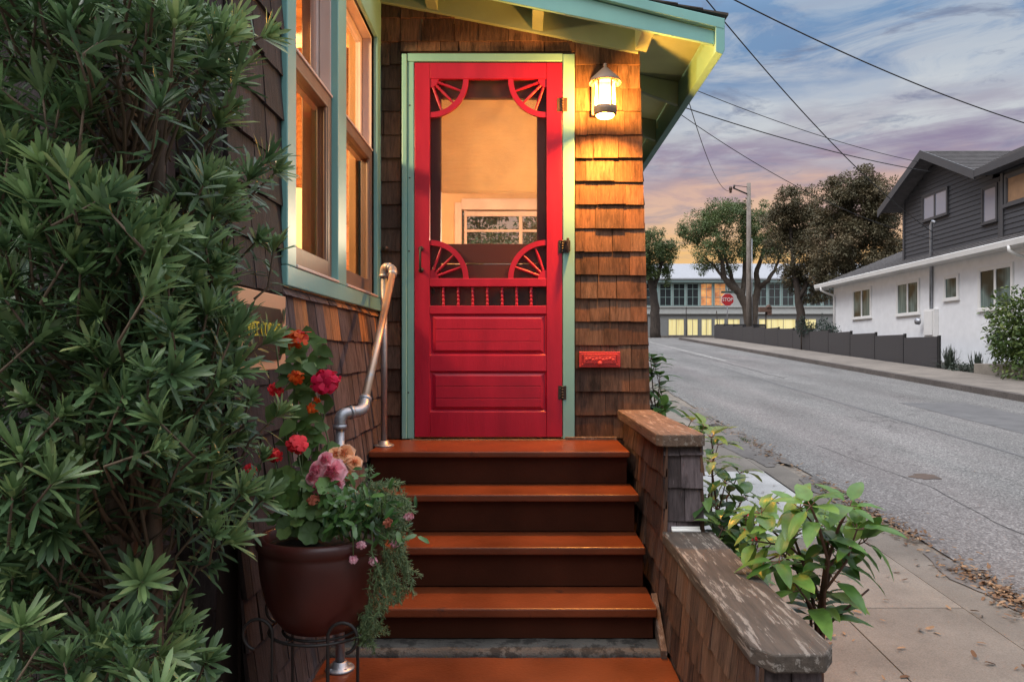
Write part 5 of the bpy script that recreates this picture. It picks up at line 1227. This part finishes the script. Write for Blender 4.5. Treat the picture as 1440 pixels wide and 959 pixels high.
def rosette(m, c, axis, r, rnd, rings=5):
    c = Vector(c); d = Vector(axis).normalized(); u = d.orthogonal().normalized(); w = d.cross(u)
    for q in range(rings):
        t = q/(rings-1); n = 3+q; el = rad(12+62*t); rad_ = r*(.12+.5*t)
        for j in range(n):
            a = 6.283*j/n+q*.7+rnd.uniform(-.15,.15); o = u*math.cos(a)+w*math.sin(a)
            m.leaf(c+o*rad_*.30-d*r*.25*t, o*math.sin(el)+d*math.cos(el), d, r*(.45+.42*t), r*(.75+.55*t), -.45 if t < .6 else .15, -.35, min(1,max(0,.05+.8*t+rnd.uniform(-.15,.2))), 2)
def disc_leaf(m, c, nrm, r, rnd, lobes=7):
    c = Vector(c); d = Vector(nrm).normalized(); u = d.orthogonal().normalized(); w = d.cross(u); n = 28; a0 = rnd.uniform(0,6.28)
    vs = [c-d*r*.22]
    for k in range(n):
        a = 2*math.pi*k/n; rr_ = r*(1+.07*math.cos(a*lobes))*(1-.55*max(0,math.cos(a))**14); vs.append(c+(u*math.cos(a+a0)+w*math.sin(a+a0))*rr_+d*.05*r*math.sin(a*lobes))
    m.add(vs, [(0,1+k,1+(k+1)%n) for k in range(n)], min(1,max(0,rnd.gauss(.5,.2))), 0, True)
gp = lambda px, py, d=2.0: P(px,py,d)
rn = random.Random(8)
t = thing('red_geranium', 'red geranium with round scalloped leaves at the left side of the pot', 'flower', (pcx-.06,PD,-.51))
m = MB(); s = MB()
for k in range(72):
    px, py = rn.uniform(378,470), rn.uniform(668,752); d = rn.uniform(1.88,2.06)
    if px < 395 and py > 738: continue
    disc_leaf(m, gp(px,py,d), (rn.gauss(0,.45),-.75+rn.gauss(0,.3),.65+rn.gauss(0,.3)), rn.uniform(.016,.030), rn); s.tube([gp(px,py,d+.004), gp(420+(px-420)*.5,752,2.0)], .0013, 5)
m.build('foliage', M['geran'], t)
for (px,py,rr_) in ((385,640,.022),(417,626,.031),(352,661,.018)):
    c = gp(px,py,1.95); rr_ *= .85; f = MB(); cluster(f, c, rr_, 15, rr_*.8, rr_*.62, rn); f.build('flower_head', M['pred'], t); s.tube([c, c+Vector((.01,.02,-.09)), gp(420,752)], .0022, 6)
f = MB(); cluster(f, gp(441,703,1.9), .014, 8, .012, .008, rn); f.build('fading_flower', M['psal'], t)
s.build('stem', M['gstem'], t)
t = thing('pink_begonia', 'pink rose-like begonia blooms in the middle of the pot', 'flower', (pcx+.01,PD,-.51))
for (px,py,r_) in ((467,663,.034),(449,683,.027),(445,660,.024),(457,646,.020),(438,672,.017),(475,680,.016)):
    f = MB(); rosette(f, gp(px,py,1.93), (rn.gauss(.05,.25),-1,.35), r_, rn); f.build('bloom', M['ppink'], t)
m = MB(); s = MB()
for (px,py) in ((467,663),(449,683),(457,650)): s.tube([gp(px,py,1.95), gp(455,710,1.99), gp(455,752)], .0025, 6)
for k in range(26):
    px, py = rn.uniform(440,500), rn.uniform(685,735); a = rn.uniform(0,6.28); m.leaf(gp(px,py,rn.uniform(1.9,2.0)), (math.cos(a),-.5,.4*math.sin(a)), (0,-.6,1), rn.uniform(.03,.05), .026, .3, .2, None, 1)
m.build('foliage', M['gloss'], t); s.build('stem', M['gstem'], t)
t = thing('peach_begonia', 'peach orange begonia blooms above the pink ones in the pot', 'flower', (pcx+.05,PD,-.51)); s = MB()
for (px,py,r_) in ((485,637,.025),(499,650,.019),(472,638,.019),(489,668,.014)):
    f = MB(); rosette(f, gp(px,py,1.98), (rn.gauss(.1,.3),-.9,.5), r_, rn, 4); f.build('bloom', M['ppeach'], t); s.tube([gp(px,py,2.0), gp(482,700,2.0), gp(478,752)], .002, 6)
s.build('stem', M['gstem'], t)
t = thing('trailing_plant', 'leafy trailing plant spilling over the right side of the pot with tiny pink clover heads', 'plant', (pcx+.1,PD,-.51))
m = MB(); s = MB()
for k in range(330):
    px, py = rn.gauss(505,30), rn.gauss(720,22); 
    if px < 448 or py > 765: continue
    a = rn.uniform(0,6.28); m.leaf(gp(px,py,rn.uniform(1.84,2.06)), (math.cos(a),-.5+rn.gauss(0,.3),math.sin(a)), (rn.gauss(0,.3),-.7,.8), rn.uniform(.022,.042), rn.uniform(.008,.015), .3, .25)
for k in range(26):
    a = (rn.uniform(470,540),rn.uniform(725,760)); b = (a[0]+rn.uniform(-15,30),rn.uniform(700,735)); s.tube([gp(*a,1.95), gp((a[0]+b[0])/2+5,b[1]-4,1.9), gp(*b,1.88)], .0014, 5)
m.build('foliage', M['gloss'], t)
for (px,py) in ((508,767),(497,787),(524,789),(575,726),(555.6,764.5)):
    c = gp(px,py,1.86); f = MB(); cluster(f, c, .010, 12, .009, .005, rn); f.build('clover_head', M['pclover'], t); b = Vector((px+(-1 if px < 540 else -28),py-(50 if px<540 else 18),0)); s.tube([c, gp(b.x,b.y,1.87), gp(b.x-8,b.y-25 if px<540 else b.y-5,1.9)], .0014, 5)
f = MB(); cluster(f, gp(546,735,1.87), .010, 7, .012, .006, rn); f.build('salmon_bud', M['psal'], t)
s.build('stem', M['gstem'], t)
t = thing('fine_needle_trailer', 'feathery grey green trailing plant hanging down beside the pot', 'plant', (pcx+.14,PD,-.51))
m = MB(); s = MB()
trails = [[(510,720),(545,690),(565,700),(578,720)],[(505,715),(530,685),(548,678),(560,690)],[(520,730),(550,715),(568,735),(572,760)],[(525,740),(545,760),(550,800),(545,830)],[(530,745),(560,770),(568,800),(575,835)],[(528,760),(542,800),(540,840),(520,868)],[(535,770),(550,810),(562,830),(556,842)],[(525,800),(525,850),(512,880),(505,905)],[(500,710),(515,680),(525,665)],[(515,880),(530,885),(535,880)],[(512,870),(515,895),(523,912)],[(540,745),(560,745),(572,780)],[(515,720),(540,700),(555,720),(570,705)],[(535,780),(545,790),(540,820),(548,850)],[(530,735),(552,750),(560,790),(566,812)],[(528,790),(535,830),(525,860)],[(506,900),(508,880),(518,850)]]
for tr in trails:
    for rep in range(3):
        d = rn.uniform(1.86,2.02); pts = [gp(x+rn.gauss(0,7),y+rn.gauss(0,7),d+rn.gauss(0,.015)) for x,y in tr]
        sm_ = []
        for i in range(len(pts)-1):
            for k in range(9): sm_.append(pts[i].lerp(pts[i+1],k/9)+Vector((rn.gauss(0,.0015),rn.gauss(0,.0015),rn.gauss(0,.0015))))
        sm_.append(pts[-1]); s.tube(sm_, .0011, 5)
        for i in range(1,len(sm_)-1):
            tg = (sm_[i+1]-sm_[i-1]).normalized()
            for j in range(7):
                v = Vector((rn.gauss(0,1),rn.gauss(0,1),rn.gauss(0,1))).normalized()
                m.leaf(sm_[i], v*.85+tg*.5, (0,-.5,1), rn.uniform(.009,.018), .0021, .1, .1)
m.build('foliage', M['needle'], t); s.build('stem', M['gstem'], t)
t = thing('climbing_flower_vine', 'tall leafy stems with orange and red flowers behind the pot', 'flower', (pcx-.02,2.12,-.51))
m = MB(); s = MB(); vd = 2.12
for pts in ([(440,750),(452,680),(462,620),(445,560),(430,500),(420,470)],[(430,750),(440,650),(455,590),(459,540)],[(425,745),(425,640),(412,560),(418,530)],[(435,745),(448,620),(440,575)],[(420,745),(400,600),(392,520),(388,480)]): s.tube([gp(x,y,vd) for x,y in pts], .0022, 6)
for k in range(120):
    u_ = rn.random(); px = rn.gauss(432,20); py = rn.uniform(462,700)
    if py < 540: px = rn.gauss(425,14)
    a = rn.uniform(0,6.28); Lf = rn.uniform(.035,.07); m.leaf(gp(px,py,vd+rn.uniform(-.06,.03)), (math.cos(a),-.5,-.35+.5*math.sin(a)), (rn.gauss(0,.3),-.9,.5), Lf, Lf*rn.uniform(.5,.75), .25, .2, min(1,max(0,rn.gauss(.45,.2))), 1)
m.build('foliage', M['geran'], t); s.build('stem', M['gstem'], t)
for (px,py,r_,mt,n) in ((418,478,.030,'porange',14),(402,474,.016,'pred',8),(431,472,.018,'pred',8),(417,531,.022,'porange',10),(440,574,.018,'porange',8),(459,537,.038,'pmag',26),(388,548,.020,'pred',9),(446,545,.018,'pmag',8),(447,562,.012,'porange',5)):
    r_ *= .85; f = MB(); cluster(f, gp(px,py,vd-.08), r_, max(4,int(n*.6)), r_*.85, r_*.6, rn); f.build('flower_head', M[mt], t)
# ---- shrubs along the street side of the porch wall
M['hyd'] = leafmat('broad_green_leaf', [(0,(.042,.102,.024)),(.5,(.095,.205,.040)),(.85,(.165,.30,.06)),(1,(.26,.35,.08))], .38, .28, spec=.5); M['hyd2'] = leafmat('broad_dark_leaf', [(0,(.035,.085,.026)),(.5,(.085,.165,.042)),(1,(.17,.25,.06))], .35, .22, spec=.5)
M['rstem'] = paint('red_brown_stem', (.10,.045,.030), .6, .25)
def broadleaf(m, base, d, up, L, W, rnd, droop=.35):
    d = Vector(d).normalized(); up = Vector(up); sd = d.cross(up)
    if sd.length < 1e-3: sd = Vector((1,0,0))
    sd.normalize(); up = sd.cross(d).normalized(); base = Vector(base); n = 7; vs = []; fs = []
    for i in range(n+1):
        t = i/n; w = W*.5*(max(0,math.sin(math.pi*min(1,t**.80)))**.62)*(1-.18*t)+.0006
        c = base+d*L*t-up*droop*L*t*t
        fold = .17*w
        wv = .06*w*math.sin(i*2.3+rnd*9)
        vs += [c-sd*w+up*(fold+wv), c-sd*w*.5+up*fold*.75, c, c+sd*w*.5+up*fold*.75, c+sd*w+up*(fold-wv)]
    for i in range(n):
        for j in range(4): fs.append((i*5+j,i*5+j+1,(i+1)*5+j+1,(i+1)*5+j))
    m.add(vs, fs, rnd, 0, True)
def leafy(name, lab, cat, base, stems, L, seed, lm, npair, extra=0, group=None, top=5):
    rnd = random.Random(seed); t = thing(name, lab, cat, base, group); s = MB(); m = MB()
    for pts, r0 in stems:
        pts = [Vector(p) for p in pts]; N = 24; path = []
        for i in range(N+1):
            f = i/N*(len(pts)-1); k = min(int(f), len(pts)-2); path.append(pts[k].lerp(pts[k+1], f-k))
        s.tube(path, [r0*(1-.6*i/N) for i in range(N+1)], 8)
        rot = rnd.uniform(0,3)
        for q in range(npair):
            i = int(N*(.30+.70*q/(npair-1))) if npair > 1 else N; i = min(i,N); p = path[i]; tg = (path[min(i+1,N)]-path[max(i-1,0)]).normalized(); rot += 1.57+rnd.uniform(-.3,.3)
            u = tg.orthogonal().normalized(); w = tg.cross(u)
            for sgn in ((0,math.pi) if q < npair-1 else [6.283*z/top for z in range(top)]):
                a = rot+sgn+rnd.uniform(-.3,.3); o = u*math.cos(a)+w*math.sin(a); dd = o*.85+tg*rnd.uniform(.1,.7)+Vector((rnd.gauss(0,.15),rnd.gauss(0,.15),rnd.uniform(-.25,.25)))
                pe = p+dd.normalized()*.022; s.tube([p,pe], .0017, 5)
                ll = L*rnd.uniform(.65,1.15); broadleaf(m, pe, dd, Vector((0,0,1))+tg*.3, ll, ll*rnd.uniform(.44,.58), min(1,max(0,rnd.gauss(.5,.24))), rnd.uniform(.15,.6))
    m.build('foliage', lm, t); s.build('stem', M['rstem'], t); return t
H = lambda px, py, d: P(px,py,d)
b = H(1150,1010,2.38); b.z = -1.53
leafy('hydrangea_shrub', 'large leaved green shrub leaning over the lower wall cap', 'shrub', b,
      [([b,H(1152,860,2.38),H(1160,800,2.36),H(1180,740,2.33),H(1195,712,2.3)],.009),([b,H(1148,880,2.4),H(1140,820,2.42),H(1118,760,2.42),H(1105,735,2.42)],.008),([b,H(1155,850,2.4),H(1135,790,2.46),H(1085,745,2.5),H(1070,722,2.5)],.007),([b,H(1158,840,2.36),H(1165,790,2.3),H(1150,735,2.26),H(1140,712,2.24)],.008),([H(1160,800,2.36),H(1195,770,2.34),H(1215,762,2.34)],.005),([b,H(1150,870,2.42),H(1130,800,2.5),H(1105,775,2.55),H(1075,790,2.55)],.006),([H(1153,850,2.4),H(1170,800,2.45),H(1185,760,2.5),H(1160,740,2.5)],.006),([b,H(1150,880,2.36),H(1140,850,2.33),H(1110,810,2.32),H(1095,790,2.3)],.005),([b,H(1160,830,2.32),H(1190,790,2.28),H(1205,745,2.25)],.006),([b,H(1140,860,2.45),H(1120,800,2.45),H(1090,765,2.45),H(1060,760,2.45)],.006),([b,H(1160,820,2.45),H(1165,760,2.4),H(1125,715,2.35)],.006)], .112, 31, M['hyd'], 5, top=5)
m = MB(); m.tube([H(1150,890,2.36),H(1185,860,2.34),H(1222,828,2.33)], [.005,.004,.003], 7); m.tube([H(1185,765,2.36),H(1225,748,2.35),H(1250,742,2.35)], [.004,.003,.002], 7); tag(m.build('bare_twig', M['rstem'], None, tuple(H(1150,890,2.36))), 'bare brown twigs poking out from the large leaved shrub', 'twig')
b = H(1020,900,3.15); b.z = prof(3.15)
leafy('laurel_shrub', 'mid green leafy shrub between the pillar and the large leaved shrub', 'shrub', b,
      [([b,H(1015,760,3.15),H(1005,690,3.15),H(1000,650,3.15)],.007),([b,H(1025,770,3.1),H(1035,720,3.1),H(1045,700,3.1)],.007),([b,H(1010,780,3.2),H(1010,720,3.2),H(1020,680,3.2)],.006),([b,H(1025,790,3.0),H(1040,760,3.0),H(1055,745,3.0)],.006),([b,H(1010,790,3.05),H(1005,760,3.0),H(1002,735,3.0)],.006),([b,H(1030,800,3.1),H(1055,745,3.2),H(1075,715,3.2)],.006),([b,H(1015,780,3.3),H(1000,720,3.3),H(1003,640,3.3),H(1000,615,3.3)],.006),([b,H(1040,820,2.9),H(1055,790,2.85),H(1060,775,2.8)],.006),([b,H(1020,780,3.3),H(1022,700,3.4),H(1040,665,3.4)],.006),([b,H(1020,760,3.05),H(1015,720,3.0),H(995,700,3.0)],.005),([b,H(1035,800,2.95),H(1050,760,2.9),H(1048,725,2.9)],.005),([b,H(1012,800,2.95),H(1005,770,2.9),H(1015,745,2.9)],.005),([b,H(1010,740,3.4),H(1000,660,3.5),H(1010,625,3.5)],.005)], .10, 41, M['hyd2'], 6, top=6)
b = H(930,640,4.55); b.z = prof(4.55)
leafy('corner_shrub', 'small leafy shrub at the street corner of the shingled house', 'shrub', b,
      [([b,H(926,600,4.5),H(918,545,4.5),H(915,505,4.5)],.006),([b,H(930,610,4.45),H(925,570,4.45),H(928,530,4.45)],.006),([b,H(940,640,4.4),H(965,605,4.3),H(972,592,4.3)],.005),([b,H(925,610,4.6),H(920,575,4.6),H(912,550,4.6)],.006),([b,H(950,640,4.2),H(985,610,4.1),H(990,600,4.1)],.005),([b,H(930,600,4.6),H(932,560,4.7),H(922,520,4.7)],.005),([b,H(930,620,4.5),H(925,590,4.5),H(932,575,4.4)],.005),([b,H(920,600,4.5),H(912,540,4.5),H(921,512,4.5)],.005)], .125, 51, M['hyd'], 5)
t = thing('red_bud_sprig', 'sprig of thin red buds among the shrub leaves by the wall', 'flower', tuple(H(1055,800,2.85)))
m = MB(); s = MB(); rn2 = random.Random(3)
for k in range(16):
    p = H(rn2.uniform(1040,1075),rn2.uniform(725,765),2.82); s.tube([H(1055,800,2.85),p+Vector((0,.02,-.02)),p], .0012, 5); m.leaf(p, (rn2.gauss(0,.5),-.3,1), (0,-1,.2), .022, .005, .1)
m.build('bud', M['pred'], t); s.build('stem', M['rstem'], t)
# ================================================================== CAMERA, SKY, LIGHT
cd = bpy.data.cameras.new('Camera'); cam = bpy.data.objects.new('Camera', cd); COL.objects.link(cam)
cam.location = (0,0,E); cam.rotation_euler = (rad(90),0,0); cd.sensor_width = 36; cd.lens = F/1440*36; cd.shift_x = -15/1440; cd.shift_y = 13.5/1440
cd.clip_start = .05; cd.clip_end = 3000; SC.camera = cam
SUN_EL, SUN_AZ = rad(50), rad(232)      # broad soft light from high behind the camera
w = bpy.data.worlds.new('World'); SC.world = w; w.use_nodes = True; nt = NT(w.node_tree)
bg = nt.n['Background']
sky = nt.new('ShaderNodeTexSky', sky_type='NISHITA', sun_disc=False, sun_elevation=SUN_EL, sun_rotation=SUN_AZ)
tc = nt.new('ShaderNodeTexCoord'); gen = tc.outputs['Generated']
sep = nt.new('ShaderNodeSeparateXYZ', {0: gen}); zz = sep.outputs['Z']; yy = sep.outputs['Y']
def vmap(s):
    mp = nt.new('ShaderNodeMapping'); mp.inputs['Scale'].default_value = s; nt.l.new(gen, mp.inputs['Vector']); return mp.outputs[0]
n1 = nt.noise(vmap((2.2,2.2,9)), 1.6, 7, .6, .4); n2 = nt.noise(vmap((3.5,3.5,14)), 1.5, 8, .62, .6); n3 = nt.noise(vmap((6,6,22)), 2.2, 6, .6, .3)
tz = nt.math('ADD', zz, nt.math('MULTIPLY', nt.math('SUBTRACT', n1, .5), .11)); tz = nt.math('ADD', tz, nt.math('MULTIPLY', nt.math('SUBTRACT', n3, .5), .035))
base = nt.ramp(tz, [(.0,(.98,.56,.17)),(.125,(.96,.56,.20)),(.165,(.84,.53,.35)),(.195,(.74,.47,.36)),(.215,(.50,.36,.37)),(.240,(.37,.31,.40)),(.268,(.54,.54,.57)),(.30,(.50,.55,.63)),(.345,(.18,.30,.50)),(.40,(.20,.34,.55)),(.5,(.35,.45,.60)),(1,(.5,.55,.62))])
white = nt.ramp(n2, [(.46,0),(.60,1)]); mid = nt.ramp(zz, [(.20,0),(.26,1),(.33,1),(.42,.45)])
col = nt.mix(nt.math('MULTIPLY', nt.math('MULTIPLY', white, mid), .70), base, (.66,.69,.71))
dkc = nt.math('MULTIPLY', nt.ramp(nt.noise(vmap((3,3,13)), 2.3, 8, .65, .8), [(.53,0),(.66,1)]), nt.ramp(zz, [(.18,.4),(.28,.8),(.40,.7)]))
col = nt.mix(nt.math('MULTIPLY', dkc, 1.0), col, (.20,.235,.345))
lav = nt.ramp(nt.noise(vmap((2.6,2.6,16)), 1.9, 7, .6, .5), [(.50,0),(.66,1)]); lowb = nt.ramp(zz, [(.12,0),(.19,.75),(.245,.75),(.30,.1)])
col = nt.mix(nt.math('MULTIPLY', lav, lowb), col, (.27,.21,.33))
col = nt.mix(.10, col, nt.mix(1.0, sky.outputs[0], (.08,.08,.08), 'MULTIPLY'))
# unseen sky overhead and behind the camera is brightened to light the foreground
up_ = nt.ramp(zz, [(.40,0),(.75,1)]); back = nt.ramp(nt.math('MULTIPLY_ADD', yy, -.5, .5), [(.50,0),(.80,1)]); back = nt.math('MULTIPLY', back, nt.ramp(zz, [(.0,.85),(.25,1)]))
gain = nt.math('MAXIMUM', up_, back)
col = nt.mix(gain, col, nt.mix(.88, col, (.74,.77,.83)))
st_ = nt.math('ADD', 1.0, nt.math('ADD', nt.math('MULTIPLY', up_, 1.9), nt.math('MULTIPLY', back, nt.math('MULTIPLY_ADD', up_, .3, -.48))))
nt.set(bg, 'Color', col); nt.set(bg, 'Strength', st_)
sl = bpy.data.lights.new('Sun', 'SUN'); sl.energy = 1.8; sl.angle = rad(28); sl.color = (1,.95,.9)
so = bpy.data.objects.new('Sun', sl); COL.objects.link(so)
dv = Vector((math.sin(SUN_AZ)*math.cos(SUN_EL), math.cos(SUN_AZ)*math.cos(SUN_EL), math.sin(SUN_EL)))
so.rotation_euler = dv.to_track_quat('Z','Y').to_euler(); so.location = (0,-10,20)
def plight(name, loc, e, col, r=.04):
    l = bpy.data.lights.new(name, 'POINT'); l.energy = e; l.color = col; l.shadow_soft_size = r
    o = bpy.data.objects.new(name, l); COL.objects.link(o); o.location = (loc[0],loc[1],loc[2]+E)
plight('lantern_bulb', (LX,LY,lz(149)), 265, (1,.38,.055), .03)
plight('table_lamp_bulb', (-1.34,4.45,.66), 110, (1,.62,.26), .05)
plight('ceiling_lamp_bulb', (-1.9,5.6,1.7), 260, (1,.68,.36), .12)
plight('entry_room_bulb', (.38,5.2,.8), 190, (1,.77,.50), .08)
plight('front_room_fill', (-1.9,3.3,1.5), 190, (1,.66,.30), .1)  # added fill without a fixture, brightens the room behind the side windows
vs_ = SC.view_settings; vs_.view_transform = 'Standard'; vs_.look = 'None'; vs_.exposure = 0; vs_.gamma = 1; vs_.use_curve_mapping = False
SC.cycles.max_bounces = 8; SC.cycles.transparent_max_bounces = 24; SC.cycles.use_denoising = True; SC.cycles.sample_clamp_indirect = 6; SC.cycles.caustics_reflective = False; SC.cycles.caustics_refractive = False
